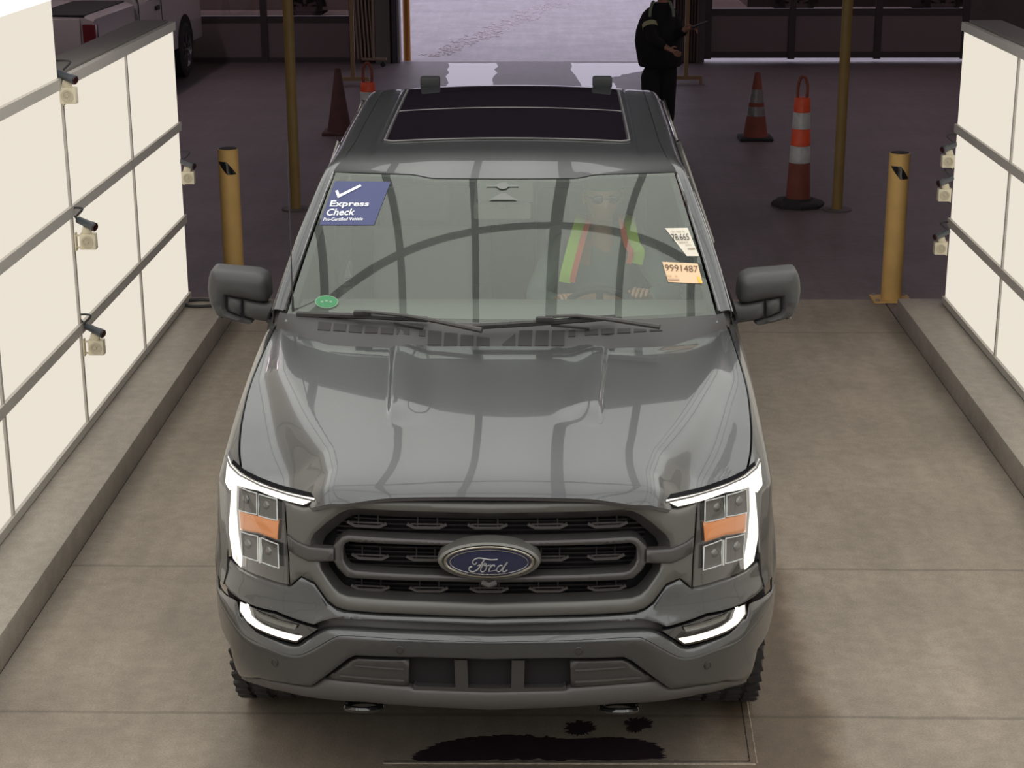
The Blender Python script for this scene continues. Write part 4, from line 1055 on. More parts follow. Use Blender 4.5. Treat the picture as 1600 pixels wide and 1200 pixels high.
def f8(X, Y): return (1000+X/10, 340+Y/10)
t1, P1 = sticker('ticket', [f8(428, 165), f8(780, 158), f8(960, 600), f8(770, 600)], paper, 'white paper ticket reading 78:665')
on_ws('lettering', '78:665', ink, t1, [f8(555, 362), f8(812, 356), f8(790, 255), f8(515, 262)])
on_ws('lettering', 'Sale 2026 18', inkf, t1, [f8(530, 240), f8(735, 236), f8(728, 208), f8(525, 214)])
on_ws('lettering', '2023', inkf, t1, [f8(650, 408), f8(785, 404), f8(775, 376), f8(640, 380)])
on_ws('lettering', '571', inkf, t1, [f8(755, 452), f8(838, 448), f8(825, 420), f8(745, 424)])
on_ws('barcode', poly_mesh([(0, 0), (10, 0), (10, 3), (0, 3)]), inkf, t1, [f8(790, 505), f8(900, 500), f8(893, 478), f8(780, 482)])
t2, P2 = sticker('ticket', [f8(385, 690), f8(940, 718), f8(1018, 1030), f8(480, 1005)], tan, 'peach paper ticket reading 9991487')
on_ws('lettering', '9991487', mat('brown_ink', (.12, .07, .04), .6), t2, [f8(435, 838), f8(950, 858), f8(935, 760), f8(420, 735)])
on_ws('lettering', 'FCR   IV', mat('tan_ink', (.45, .30, .2), .6), t2, [f8(445, 935), f8(630, 940), f8(622, 905), f8(440, 900)])
on_ws('print_block', poly_mesh([(0, 0), (10, 0), (10, 2), (0, 2)]), mat('tan_ink', (.45, .30, .2), .6), t2, [f8(475, 985), f8(655, 992), f8(650, 962), f8(465, 958)])
on_ws('yellow_patch', poly_mesh([(0, 0), (6, 0), (10, 10), (3, 10), (1, 5)]), mat('patch_yellow', (.80, .50, .05), .6), t2, [f8(940, 1024), f8(1015, 1028), f8(975, 925), f8(930, 920)])
g = poly_mesh([(10+10*cos(2*pi*i/28), 10+10*sin(2*pi*i/28)) for i in range(28)]); 
stg = on_ws('oval_sticker_rim', g, mat('sticker_pale_green', (.20, .33, .22), .6), windscreen, [(496, 482), (533, 482), (532, 462), (496, 462)]); stg['label'] = 'small green oval window sticker'
g = poly_mesh([(10+10*cos(2*pi*i/28), 10+10*sin(2*pi*i/28)) for i in range(28)]); stg2 = on_ws('green_oval', g, mat('sticker_green', (.045, .22, .095), .6), stg, [(497.5, 481), (531.5, 481), (530.5, 463), (497.5, 463)])
for v in stg2.data.vertices: v.co += Vector((0, -.0006, .001))
tm = D.meshes.new('p'); tm.from_pydata([(x+dx, y+dy, 0) for x, y in ((0, 1), (4, 2), (8, 1)) for dx, dy in ((0, 0), (2.4, 0), (2.4, 2), (0, 2))], [], [(0, 1, 2, 3), (4, 5, 6, 7), (8, 9, 10, 11)])
tx = on_ws('faint_print', tm, mat('sticker_pale_green', (.20, .33, .22), .6), stg, [(505, 474), (523, 474), (523, 470), (505, 470)])
for v in tx.data.vertices: v.co += Vector((0, -.001, .002))
pm = mat('pale_sensor_mark', (.16, .17, .16), .6)
on_ws('sensor_window', poly_mesh([(0, 10), (22, 0), (28, 0), (50, 10)]), pm, windscreen, [(767, 313), (813, 313), (813, 302), (767, 302)])
on_ws('sensor_mark', poly_mesh([(0, 4.2), (15, 4.2), (19, 1), (25, 0), (31, 1), (35, 4.2), (50, 4.2), (50, 5.8), (35, 5.8), (31, 9), (25, 10), (19, 9), (15, 5.8), (0, 5.8)]), pm, windscreen, [(764, 296), (814, 296), (814, 285), (764, 285)])
# ================================================================ OTHER THINGS
# ---- short bollards
def bollard(x, y, lab, plate_):
    t = thing('bollard', lab, 'bollard', (x, y, 0), 0, 'yellow bollards at the kerb ends')
    r = .074; h = 1.085; bm = bmesh.new(); lathe(bm, [(r, .0), (r, h), (r-.006, h+.002), (r-.008, h-.002), (r-.009, h-.06), (.0005, h-.06)], 32); bm_obj('post', bm, yellow, t, 40)
    bm = bmesh.new(); lathe(bm, [(.0005, h+.004), (r-.010, h+.004), (r-.006, h+.001), (r-.009, h-.02)], 24); bm_obj('dark_cap', bm, blackm, t, 0)
    # black slanted mark wrapped round the post
    rws = []
    for j in range(5):
        row = []
        for i in range(11):
            a = radians(-90-42+84*i/10); z = h-.085-.095*j/4
            ll = .52*j/4; rr = 1-.48*(1-j/4); q = ll+(rr-ll)*i/10
            a = radians(-90-62+118*q); row.append(Vector(((r+.0015)*cos(a), (r+.0015)*sin(a), z)))
        rws.append(row)
    sheet('black_mark', rws, gloss_black, t, (0, -1, 0), thick=.001)
    bm = bmesh.new(); bbox(bm, (-.14, -.10, 0), (.14, .12, .012)); o = bm_obj('base_plate', bm, yellow, t, 0)
    bm = bmesh.new()
    for bx, by in ((-.11, -.075), (.11, -.075), (-.11, .095), (.11, .095)): lathe(bm, [(.014, .012), (.014, .024), (.0005, .026)], 6, Matrix.Translation((bx, by, 0)))
    bm_obj('bolts', bm, steel_m, o, 0)
bollard(-2.16, 7.42, 'short yellow bollard behind the left door mirror, at the end of the left kerb', True)
bollard(2.69, 7.25, 'short yellow bollard at the end of the right kerb, fully in view', True)
# ---- tall thin yellow poles up to the roof
for x, y, lab in ((-2.13, 10.5, 'tall thin yellow pole left of the pickup, running up out of view'), (2.80, 10.5, 'tall thin yellow pole right of the striped channelizer, running up out of view')):
    t = thing('pole', lab, 'pole', (x, y, 0), 0, 'tall yellow poles')
    bm = bmesh.new(); lathe(bm, [(.047, .01), (.047, 4.99)], 20); bm_obj('tube', bm, yellow_old, t, 40)
    bm = bmesh.new(); lathe(bm, [(.001, 0), (.13, 0), (.13, .012), (.001, .012)], 20); bm_obj('floor_flange', bm, mat('flange_grey', (.13, .11, .11), .7), t, 30)
# ---- channelizers (tall tapering drums with a handle)
def channelizer(x, y, h, lab):
    t = thing('channelizer', lab, 'traffic cone', (x, y, 0), 0, 'tall striped channelizers')
    r0, r1 = .112, .070; zt = h-.19
    def rad(z): return r0+(r1-r0)*z/zt
    ed = [(.04, .40, orange_dark), (.40, .555, white_band), (.555, .71, orange), (.71, .86, white_band), (.86, zt, orange)]
    for k, (a, b, m) in enumerate(ed):
        bm = bmesh.new(); lathe(bm, [(rad(a)-.004, a), (rad(a)+.001, a+.006), (rad(b)+.001, b-.006), (rad(b)-.004, b)]+([(.0005, b)] if k == 4 else []), 28); o = bm_obj('band' if m is white_band else 'body_section', bm, m, t, 40)
        if m is white_band: o['label'] = 'white reflective band'
    bm = bmesh.new(); tube(bm, cr([(-.040, 0, zt-.01), (-.042, 0, zt+.10), (-.022, 0, zt+.175), (0, 0, zt+.185), (.022, 0, zt+.175), (.042, 0, zt+.10), (.040, 0, zt-.01)], 4), .014, 8); bm_obj('handle', bm, orange_dark, t)
    bm = bmesh.new(); lathe(bm, [(.0005, 0), (.24, 0), (.245, .03), (.22, .05), (.14, .055), (.13, .075), (.0005, .08)], 8); bm_obj('rubber_base', bm, rubber, t, 20)
channelizer(2.47, 10.70, 1.18, 'tall orange and white striped channelizer standing beside the right yellow pole')
channelizer(-1.60, 12.05, 1.14, 'orange and white channelizer half hidden behind the left edge of the pickup roof')
# ---- cones
def cone(x, y, h, r, m, lab, bands=False):
    t = thing('traffic_cone', lab, 'traffic cone', (x, y, 0))
    bm = bmesh.new(); lathe(bm, [(r, .03), (r*.93, .06), (.035, h-.02), (.028, h), (.020, h-.005), (.018, h-.05)], 28); bm_obj('cone_body', bm, m, t, 40)
    bm = bmesh.new(); bbox(bm, (-r*1.28, -r*1.28, 0), (r*1.28, r*1.28, .035)); bevel(bm, .012, 2); bm_obj('base', bm, m if not bands else blackm, t, 40)
    if bands:
        for a, b in ((.36, .50), (.56, .76)):
            def rr(z): return r*.93+(.035-r*.93)*(z-.06)/(h-.08)
            bm = bmesh.new(); lathe(bm, [(rr(a*h)+.003, a*h), (rr(b*h)+.003, b*h)], 28); bm_obj('band', bm, mat('worn_white_band', (.24, .22, .22), .35, noise=(15, .3)), t, 40)['label'] = 'worn white reflective band'
cone(-2.22, 14.8, .74, .145, mat('dark_cone', (.11, .045, .042), .7, noise=(9, .2)), 'plain dark red-brown traffic cone left of the pickup roof')
cone(2.49, 14.4, .74, .145, orange_dark, 'dull orange traffic cone with two worn white bands, behind the striped channelizer', True)
# ---- stands with a T foot
def tstand(x, y, lab):
    t = thing('floor_stand', lab, 'stand', (x, y, 0), 0, 'T foot stands by the exit')
    m = mat('stand_brown', (.30, .20, .10), .6)
    bm = bmesh.new(); bbox(bm, (-.028, -.028, .06), (.028, .028, 1.55)); bm_obj('upright', bm, m, t, 0)
    bm = bmesh.new(); bbox(bm, (-.22, -.03, .06), (.22, .03, .11)); bbox(bm, (-.22, -.03, 0), (-.18, .03, .06)); bbox(bm, (.18, -.03, 0), (.22, .03, .06)); bm_obj('foot', bm, m, t, 0)
    bm = bmesh.new(); bbox(bm, (-.20, -.012, 1.30), (.20, .012, 1.60)); bm_obj('top_board', bm, m, t, 0)
tstand(2.05, 19.0, 'brown T-foot stand just right of the standing person')
tstand(-2.50, 18.9, 'brown T-foot stand left of the exit, behind the dark cone')
# ---- folded accordion gate on a caster foot, left of the exit
t = thing('folding_gate', 'folded brown accordion gate with a caster foot, standing left of the open exit', 'gate', (-2.42, 20.85, 0))
gm = mat('gate_brown', (.26, .19, .14), .6)
for k in range(6):
    bm = bmesh.new(); tube(bm, [(-.30+.055*k+.03, 0, .12), (-.30+.055*k-.04, 0, 1.5)], .012, 6); bm_obj('slat', bm, gm, t)
bm = bmesh.new(); bbox(bm, (-.16, -.03, .10), (.20, .03, .13)); bbox(bm, (.0, -.02, .12), (.03, .02, 1.5)); bm_obj('foot_rail', bm, gm, t, 0)
bm = bmesh.new(); tube(bm, [(.15, -.015, .04), (.15, .015, .04)], .038, 14); bm_obj('caster', bm, rubber, t)
# ---- inspection cameras on ivory brackets fixed to the lit walls
def insp(x, y, z, s, lab, arm=.13, out=0):
    """s = +1: sticks out from the left wall towards +X"""
    t = thing('inspection_camera', lab, 'camera', (x, y, z), 0, 'small cameras on the lit walls')
    bm = bmesh.new()
    for dz in (-.035, .03): bbox(bm, (0, -.008, dz-.003), (s*arm, .008, dz+.003)) if s > 0 else bbox(bm, (-arm, -.008, dz-.003), (0, .008, dz+.003))
    bbox(bm, (min(0, s*.006), -.02, -.05), (max(0, s*.006), .02, .045)); bm_obj('bracket_arm', bm, ivory, t, 0)
    bm = bmesh.new(); box(bm, (s*(arm+.02), 0, 0), (.085, .055, .085)); bevel(bm, .006, 2)
    o = bm_obj('bracket_box', bm, ivory, t, 40)
    bm = bmesh.new()
    lathe(bm, [(.030, .0), (.032, .006), (.022, .006), (.020, .002), (.008, .002), (.007, .008), (.0005, .009)], 20, Matrix.Translation((s*(arm+.02), -.0275, 0)) @ Matrix.Rotation(pi/2, 4, 'X')); bm_obj('hinge', bm, mat('hinge_ivory', (.50, .45, .34), .5), o, 40)
    bm = bmesh.new(); box(bm, (s*(arm+.015), 0, .055), (.05, .03, .04), Matrix.Rotation(s*.3, 3, 'Y')); bevel(bm, .006, 2); bm_obj('neck', bm, ivory, o, 40)
    c = Vector((s*(arm+.005), 0, .10)); d = Vector((s*.80, -.45, -.22)).normalized()
    bm = bmesh.new(); tube(bm, [c-d*.05, c-d*.045, c+d*.045, c+d*.05, c+d*.075], [.014, .019, .021, .024, .024], 16); bm_obj('camera_body', bm, mat('camera_dark_blue_grey', (.06, .07, .085), .4), t, 40)
    bm = bmesh.new(); tube(bm, [c+d*.0755, c+d*.080], [.021, .019], 16); bm_obj('lens', bm, mat('lens_dark_red', (.03, .008, .01), .15), t, 30)
    bm = bmesh.new(); tube(bm, cr([c-d*.05, c-d*.07+Vector((-s*.02, 0, .05)), Vector((s*.05, 0, .175)), Vector((s*.01, 0, .13))], 6), .006, 6); bm_obj('cable', bm, cable_m, t)
insp(LX+.018, 3.78, 1.985, 1, 'small wall camera on the left wall just under the upper lit panel', .01)
insp(LX+.018, 3.80, 1.21, 1, 'small wall camera on the left wall, the middle one of three on one upright', .05)
insp(LX+.018, 3.80, .625, 1, 'small wall camera on the left wall, lowest of three on one upright', .05)
insp(LX+.018, 6.635, 1.02, 1, 'small wall camera past the far end of the left lit wall', .015)
insp(RX-.018, 6.555, 1.15, -1, 'small wall camera past the far end of the right lit wall, topmost of three', .015)
insp(RX-.018, 6.555, .92, -1, 'small wall camera past the far end of the right lit wall, middle of three', .025)
insp(RX-.018, 6.555, .55, -1, 'small wall camera past the far end of the right lit wall, lowest of three', .025)
# cable loops lying on the kerb ends
for c, lab in ((Vector((-2.24, 6.50, .162)), 'dark cable loop lying on the left kerb beside the end of the lit wall'),):
    bm = bmesh.new(); tube(bm, cr([(-.12, .06, 0), (-.02, .10, 0), (.10, .07, 0), (.14, 0, 0), (.08, -.07, 0), (-.04, -.08, 0), (-.11, -.03, 0)], 6), .011, 8); o = bm_obj('cable_loop', bm, cable_m); o.location = c; tag(o, lab, 'cable')
# ---- unseen lamps added to brighten the dark workshop
lampm = emis('added_fill_tube', (1, .80, .86), 15)
n = 0
for y in (10.0, 14.0, 18.0):
    for x in (-6.0, 6.5):
        side = 'left' if x < 0 else 'right'; row = {10.0: 'nearest', 14.0: 'middle', 18.0: 'farthest'}[y]
        t = thing('added_fill_lamp', 'added unseen workshop fill lamp, %s of the %s row' % (row, side), 'lamp', (x, y, 4.97), 0, 'added workshop fill lamps')
        bm = bmesh.new(); bbox(bm, (-.18, -1.3, -.08), (.18, 1.3, .03)); bm_obj('housing', bm, steel_m, t, 0)
        bm = bmesh.new(); bbox(bm, (-.13, -1.25, -.10), (.13, 1.25, -.082)); bm_obj('diffuser', bm, lampm, t, 0)
# ---- wet patches that mirror the daylight in front of the exit
wetp = mat('wet_film', (.16, .14, .15), .16, spec=.8)
def wet(name, P, lab, seed, z=.002):
    rnd = random.Random(seed); P = [Vector((x, y, 0)) for x, y in P]; C = sum(P, Vector())/len(P); Q = []
    for a, b in zip(P, P[1:]+P[:1]):
        for i in range(8): Q.append(a.lerp(b, i/8)+Vector((rnd.uniform(-.03, .03), rnd.uniform(-.05, .05), 0)))
    bm = bmesh.new(); hi = [bm.verts.new((q-C)+Vector((0, 0, z))) for q in Q]; lo = [bm.verts.new((q-C)*1.01+Vector((0, 0, -.004))) for q in Q]
    for i in range(len(Q)): bm.faces.new((lo[i], lo[(i+1) % len(Q)], hi[(i+1) % len(Q)], hi[i]))
    bm.faces.new(hi); o = bm_obj(name, bm, wetp, None, 0); o.location = C; tag(o, lab, 'wet patch')
wet('wet_patch', [(-1.32, 21.3), (-.60, 21.3), (-.58, 18.3), (-1.20, 18.3)], 'shiny wet strip on the workshop floor inside the exit, left one', 1)
wet('wet_patch', [(.48, 21.3), (1.75, 21.3), (1.55, 20.4), (1.02, 19.6), (1.10, 18.4), (.62, 18.4)], 'shiny wet strip on the workshop floor inside the exit, by the person', 2)
# gravel and snow line at the edge of the yard path
bm = bmesh.new(); rnd = random.Random(8)
for i in range(400):
    t = rnd.random(); y = 22.2+t*9; x = -1.6+t*1.9+rnd.gauss(0, .10+.10*t); s = rnd.uniform(.015, .05)
    bmesh.ops.create_icosphere(bm, subdivisions=1, radius=s, matrix=Matrix.Translation((x, y, -.01)) @ Matrix.Diagonal((1, 1, .5, 1)))
tag(bm_obj('gravel', bm, mat('pale_gravel', (.62, .56, .58), .9), None, 0), 'pale gravel and grit scattered along a crack in the yard', 'gravel', kind='stuff')
# ---- vehicles
def car_shell(t, L, W, sills, roofs, H, m, glass_m, wheels, wr=.36):
    """simple but shaped car: profile swept along Y; y=0 rear"""
    rws = []
    prof = roofs
    for y, zt, wt in prof:
        hw = W/2; row = []
        for x, z in ((-hw*.97, sills), (-hw, sills+.2), (-hw, min(zt, .95)), (-hw*.97, min(zt, 1.05)), (-hw*wt, zt-.04), (-hw*wt*.9, zt), (0, zt+.02), (hw*wt*.9, zt), (hw*wt, zt-.04), (hw*.97, min(zt, 1.05)), (hw, min(zt, .95)), (hw, sills+.2), (hw*.97, sills)):
            row.append(Vector((x, y, max(z, sills))))
        rws.append(row)
    bm = bmesh.new(); grid(bm, rws)
    for r in (0, -1):
        f = [bm.verts.new(p) for p in rws[r]]; bm.faces.new(f)
    bmesh.ops.remove_doubles(bm, verts=bm.verts, dist=.0005)
    bm_obj('body', bm, m, t, 30)
    for x in (-W/2+.08, W/2-.08):
        for y in wheels:
            s = 1 if x > 0 else -1; Mx = Matrix.Translation((x+s*.0, y, wr)) @ Matrix.Rotation(s*pi/2, 4, 'Y')
            bm = bmesh.new(); lathe(bm, [(.20, -.11), (wr-.06, -.12), (wr, -.09), (wr, .09), (wr-.06, .12), (.22, .115)], 32, Mx); w_ = bm_obj('wheel', bm, rubber, t, 30)
            bm = bmesh.new(); lathe(bm, [(.235, .12), (.22, .10), (.19, .06), (.07, .08), (.0005, .09)], 24, Mx)
            for k in range(5): bmesh.ops.create_cube(bm, size=1, matrix=Mx @ Matrix.Rotation(2*pi*k/5, 4, 'Z') @ Matrix.Translation((.13, 0, .09)) @ Matrix.Diagonal((.16, .05, .03, 1)))
            bm_obj('rim', bm, alloy, w_, 30)
            bm = bmesh.new(); rr = [[Vector((x+s*q, y+(wr+.07)*cos(a), wr+(wr+.07)*sin(a))) for a in [pi*i/18 for i in range(19)]] for q in (-.12, .085)]; grid(bm, rr)
            bm.faces.new([bm.verts.new(p+Vector((s*.003, 0, 0))) for p in rr[1]]); bm_obj('wheel_arch', bm, voidm, t, 30)
wh = mat('white_car_paint', (.50, .46, .46), .4, 0, .4, .1)
# white pickup parked in the shop at the upper left, seen from behind
t = thing('white_pickup', 'white pickup parked behind the left lit wall, seen from its tailgate end', 'pickup truck', (-6.08, 15.35, 0), radians(-1.5))
car_shell(t, 5.6, 2.0, .45, [(.02, 1.25, .97), (.10, 1.27, .97), (1.85, 1.27, .97), (1.90, 1.27, .97)], 1.9, wh, pane_m, [], .38)
bm = bmesh.new(); rws = []
for y, zt, wt in ((1.95, 1.2, .97), (1.96, 1.75, .80), (2.3, 1.88, .76), (3.6, 1.88, .76), (4.35, 1.30, .90), (5.4, 1.16, .92), (5.55, .95, .92), (5.6, .6, .95)):
    rws.append([Vector((x, y, z)) for x, z in ((-1.0, .45), (-1.0, min(zt, 1.1)), (-.97, min(zt, 1.22)), (-wt, zt-.05), (-wt*.9, zt), (0, zt+.02), (wt*.9, zt), (wt, zt-.05), (.97, min(zt, 1.22)), (1.0, min(zt, 1.1)), (1.0, .45))])
grid(bm, rws); bm.faces.new([bm.verts.new(p) for p in rws[0]]); bm.faces.new([bm.verts.new(p) for p in rws[-1]]); bm_obj('cab', bm, wh, t, 30)
bm = bmesh.new(); bbox(bm, (-.86, .03, 1.0), (.86, 1.86, 1.285)); bm_obj('bed_cover', bm, blackm, t, 0)
bm = bmesh.new(); bbox(bm, (-.84, -.02, .62), (.82, .03, 1.24)); bevel(bm, .01, 2); tg2 = bm_obj('tailgate', bm, wh, t)
bm = bmesh.new(); bbox(bm, (-.02, -.026, 1.06), (.26, -.020, 1.14)); bm_obj('red_label', bm, mat('red_label', (.30, .05, .06), .6), tg2, 0)
bm = bmesh.new(); bbox(bm, (-.30, -.035, 1.10), (-.08, -.02, 1.16)); bm_obj('tailgate_handle', bm, blackm, tg2, 0)
bm = bmesh.new(); bbox(bm, (-1.0, -.12, .42), (1.0, .05, .58)); bevel(bm, .03, 2); bm_obj('rear_bumper', bm, chrome, t)
for s in (-1, 1):
    bm = bmesh.new(); bbox(bm, (s*.845, -.02, .68), (s*1.005, .10, 1.18)); bevel(bm, .015, 2); bm_obj('tail_lamp', bm, mat('dull_red_lamp', (.16, .02, .025), .25, 0, .6), t)
    bm = bmesh.new(); box(bm, (s*1.01, 2.95, 1.10), (.03, .18, .06)); bevel(bm, .01, 2); bm_obj('door_handle', bm, blackm, t)
    bm = bmesh.new(); box(bm, (s*1.0, 2.0, .83), (.012, .012, .8)); box(bm, (s*1.0, 3.2, .83), (.012, .012, .8)); bm_obj('door_gap', bm, blackm, t, 0)
    bm = bmesh.new(); grid(bm, [[Vector((s*.985, y, 1.22)) for y in (2.1, 2.9, 3.6, 4.1)], [Vector((s*.80, y, 1.80)) for y in (2.15, 2.9, 3.4, 3.55)]]); bm_obj('side_window', bm, gloss_black, t, 0)
    bm = bmesh.new(); box(bm, (s*1.13, 3.95, 1.25), (.20, .10, .20)); bevel(bm, .03, 2); bm_obj('door_mirror', bm, blackm, t)
    for y in (1.15, 4.5):
        Mx = Matrix.Translation((s*.90, y, .385)) @ Matrix.Rotation(s*pi/2, 4, 'Y')
        bm = bmesh.new(); lathe(bm, [(.22, -.12), (.32, -.13), (.385, -.10), (.385, .10), (.32, .13), (.235, .12)], 32, Mx); w_ = bm_obj('wheel', bm, rubber, t, 30)
        bm = bmesh.new(); lathe(bm, [(.24, .125), (.225, .10), (.20, .07), (.08, .09), (.0005, .10)], 24, Mx)
        for k in range(6): bmesh.ops.create_cube(bm, size=1, matrix=Mx @ Matrix.Rotation(2*pi*k/6, 4, 'Z') @ Matrix.Translation((.15, 0, .10)) @ Matrix.Diagonal((.14, .05, .03, 1)))
        bm_obj('rim', bm, alloy, w_, 30)
        bm = bmesh.new(); rr = [[Vector((s*q, y+.47*cos(a), .40+.47*sin(a))) for a in [pi*i/18 for i in range(19)]] for q in (.70, 1.003)]; grid(bm, rr)
        bm.faces.new([bm.verts.new(p+Vector((s*.003, 0, 0))) for p in rr[1]]); bm_obj('wheel_arch', bm, voidm, t, 30)
# cars outside seen through the door panes
pale = mat('pale_car_paint', (.55, .50, .50), .4, 0, .4, .1); dkcar = mat('dark_car_paint', (.10, .09, .10), .4, 0, .4, .1)
for x, y, rz, m, lab in ((8.2, 28.5, pi/2, dkcar, 'dark car parked in the yard behind the left panes of the right overhead door'),
                         (12.9, 29.5, pi/2, pale, 'pale car parked in the yard behind the right panes of the right overhead door'),
                         (-3.4, 28.0, pi/2, pale, 'pale car parked in the yard behind the left overhead door')):
    t = thing('parked_car', lab, 'car', (x, y, -.01), rz, 'cars parked in the yard')
    car_shell(t, 4.4, 1.8, .25, [(0, .6, .95), (.05, .95, .93), (.5, 1.05, .92), (.9, 1.42, .78), (2.3, 1.45, .76), (3.1, 1.02, .9), (4.2, .85, .9), (4.4, .6, .92)], 1.45, m, pane_m, [.85, 3.5], .32)
# ================================================================ PEOPLE
def skin_mesh(name, nodes, edges, m, parent=None, root=0, sub=2):
    me = D.meshes.new(name); names = list(nodes); idx = {k: i for i, k in enumerate(names)}
    me.from_pydata([nodes[k][0] for k in names], [(idx[a], idx[b]) for a, b in edges], [])
    o = D.objects.new('tmp', me); COL.objects.link(o)
    md = o.modifiers.new('s', 'SKIN'); md.use_smooth_shade = True; md.branch_smoothing = .4
    for i, k in enumerate(names):
        r = nodes[k][1]; r = r if isinstance(r, tuple) else (r, r); me.skin_vertices[0].data[i].radius = r; me.skin_vertices[0].data[i].use_root = (i == root)
    s = o.modifiers.new('u', 'SUBSURF'); s.levels = s.render_levels = sub
    dg = bpy.context.evaluated_depsgraph_get(); out = D.meshes.new_from_object(o.evaluated_get(dg)); D.objects.remove(o); out.materials.clear()
    return link(name, out, m, parent, 80)
def head_bm(bm, c, yaw, pitch=0, s=1.):
    """a head with brow, nose, mouth, chin and ears; looks along -Y before turning"""
    R = Matrix.Rotation(yaw, 3, 'Z') @ Matrix.Rotation(pitch, 3, 'X'); nu, nv = 40, 30; V = []
    for j in range(nv+1):
        th = pi*j/nv; row = []
        for i in range(nu):
            ph = 2*pi*i/nu; x, y, z = sin(th)*sin(ph), -sin(th)*cos(ph), cos(th)
            rx, ry, rz = .076, .096, .118; px, py, pz = x*rx, y*ry, z*rz
            if pz < 0: k = 1+pz*2.6*(1 if py < 0 else .4); px *= max(.55, k); py *= (1 if py < 0 else max(.5, 1+pz*3))
            f = max(0, -y)**2
            py -= f*.022*exp(-((px/.013)**2+((pz+.018)/.022)**2))          # nose
            py -= f*.010*exp(-((px/.010)**2+((pz-.01)/.03)**2))
            py += f*.010*exp(-(((abs(px)-.031)/.014)**2+((pz-.014)/.011)**2))  # eye sockets
            py -= f*.006*exp(-((pz-.034)/.008)**2)*(1 if abs(px) < .05 else 0)  # brow
            py -= f*.007*exp(-((px/.024)**2+((pz+.056)/.009)**2))           # lips
            py += f*.004*exp(-((px/.026)**2+((pz+.056)/.0025)**2))
            py -= f*.010*exp(-((px/.022)**2+((pz+.092)/.016)**2))           # chin
            row.append(bm.verts.new(Vector(c)+R @ Vector((px, py, pz))*s))
        V.append(row)
    for A, B in zip(V, V[1:]):
        for i in range(nu):
            try: bm.faces.new((A[i], B[i], B[(i+1) % nu], A[(i+1) % nu]))
            except ValueError: pass
    for sd in (-1, 1):
        m4 = Matrix.Translation(c) @ R.to_4x4() @ Matrix.Translation((sd*.078*s, .01*s, -.005*s)) @ Matrix.Rotation(sd*.3, 4, 'Z') @ Matrix.Diagonal((.010*s, .022*s, .034*s, 1))
        bmesh.ops.create_uvsphere(bm, u_segments=12, v_segments=8, radius=1, matrix=m4)
    bmesh.ops.remove_doubles(bm, verts=bm.verts, dist=.0003)
    return R
def merge_into(o, bm):
    b2 = bmesh.new(); b2.from_mesh(o.data); tmp = D.meshes.new('x'); bm.to_mesh(tmp); b2.from_mesh(tmp); b2.to_mesh(o.data); b2.free(); bm.free(); D.meshes.remove(tmp)
    o.data.polygons.foreach_set('use_smooth', [True]*len(o.data.polygons))
def hand_nodes(nodes, edges, wrist, pre, palm_c, fdir, side, curl, s=1.):
    """palm from the wrist node plus five separate fingers; fdir finger direction, side = towards the thumb, curl = bend direction"""
    f = Vector(fdir).normalized(); sd = Vector(side); sd = (sd-f*sd.dot(f)).normalized(); cu = Vector(curl).normalized()
    w0 = Vector(nodes[wrist][0]); pc = w0+f*.05*s; nodes[pre+'palm'] = (pc, (.030*s, .017*s)); edges.append((wrist, pre+'palm'))
    for k, (off, L) in enumerate(((.028, .072), (.010, .080), (-.010, .075), (-.028, .060))):
        a = pc+f*.035*s+sd*off*s; b = a+(f*.8+cu*.5).normalized()*L*.45*s; c = b+(f*.3+cu).normalized()*L*.35*s; e = c+(cu-f*.4).normalized()*L*.25*s
        for n_, p, r in (('a', a, .0095), ('b', b, .009), ('c', c, .008), ('e', e, .0065)): nodes[pre+'f%d%s' % (k, n_)] = (p, r*s)
        edges += [(pre+'palm', pre+'f%da' % k), (pre+'f%da' % k, pre+'f%db' % k), (pre+'f%db' % k, pre+'f%dc' % k), (pre+'f%dc' % k, pre+'f%de' % k)]
    a = w0+f*.025*s+sd*.030*s; b = a+(f*.7+sd*.8).normalized()*.035*s; c = b+(f+cu*.5).normalized()*.03*s
    for n_, p, r in (('a', a, .012), ('b', b, .010), ('c', c, .008)): nodes[pre+'t'+n_] = (p, r*s)
    edges += [(pre+'palm', pre+'ta'), (pre+'ta', pre+'tb'), (pre+'tb', pre+'tc')]
# ---- standing person by the exit, dark workwear, holding a tablet out to the right
P0 = Vector((1.41, 14.5, 0))
t = thing('person', 'standing person in black workwear with a pale yellow arm band, holding a tablet', 'person', P0)
V = Vector
nd = {'pel': (V((0, 0, .90)), (.15, .12)), 'wai': (V((-.01, 0, 1.05)), (.15, .12)), 'che': (V((-.02, .0, 1.27)), (.16, .12)), 'nek': (V((0, 0, 1.46)), .058), 'nk2': (V((.02, -.01, 1.53)), .055),
      'sL': (V((-.14, -.04, 1.38)), .062), 'eL': (V((-.10, -.22, 1.12)), .047), 'wL': (V((.08, -.27, 1.02)), .032),
      'sR': (V((.14, .0, 1.38)), .062), 'eR': (V((.20, -.08, 1.16)), .047), 'wR': (V((.27, -.24, 1.24)), .032),
      'hL': (V((-.08, 0, .86)), .10), 'kL': (V((-.09, -.04, .48)), .062), 'aL': (V((-.07, .03, .10)), .042), 'tL': (V((-.06, -.12, .045)), (.045, .03)),
      'hR': (V((.08, 0, .86)), .10), 'kR': (V((.08, .02, .48)), .062), 'aR': (V((.10, .10, .10)), .042), 'tR': (V((.12, -.05, .045)), (.045, .03))}
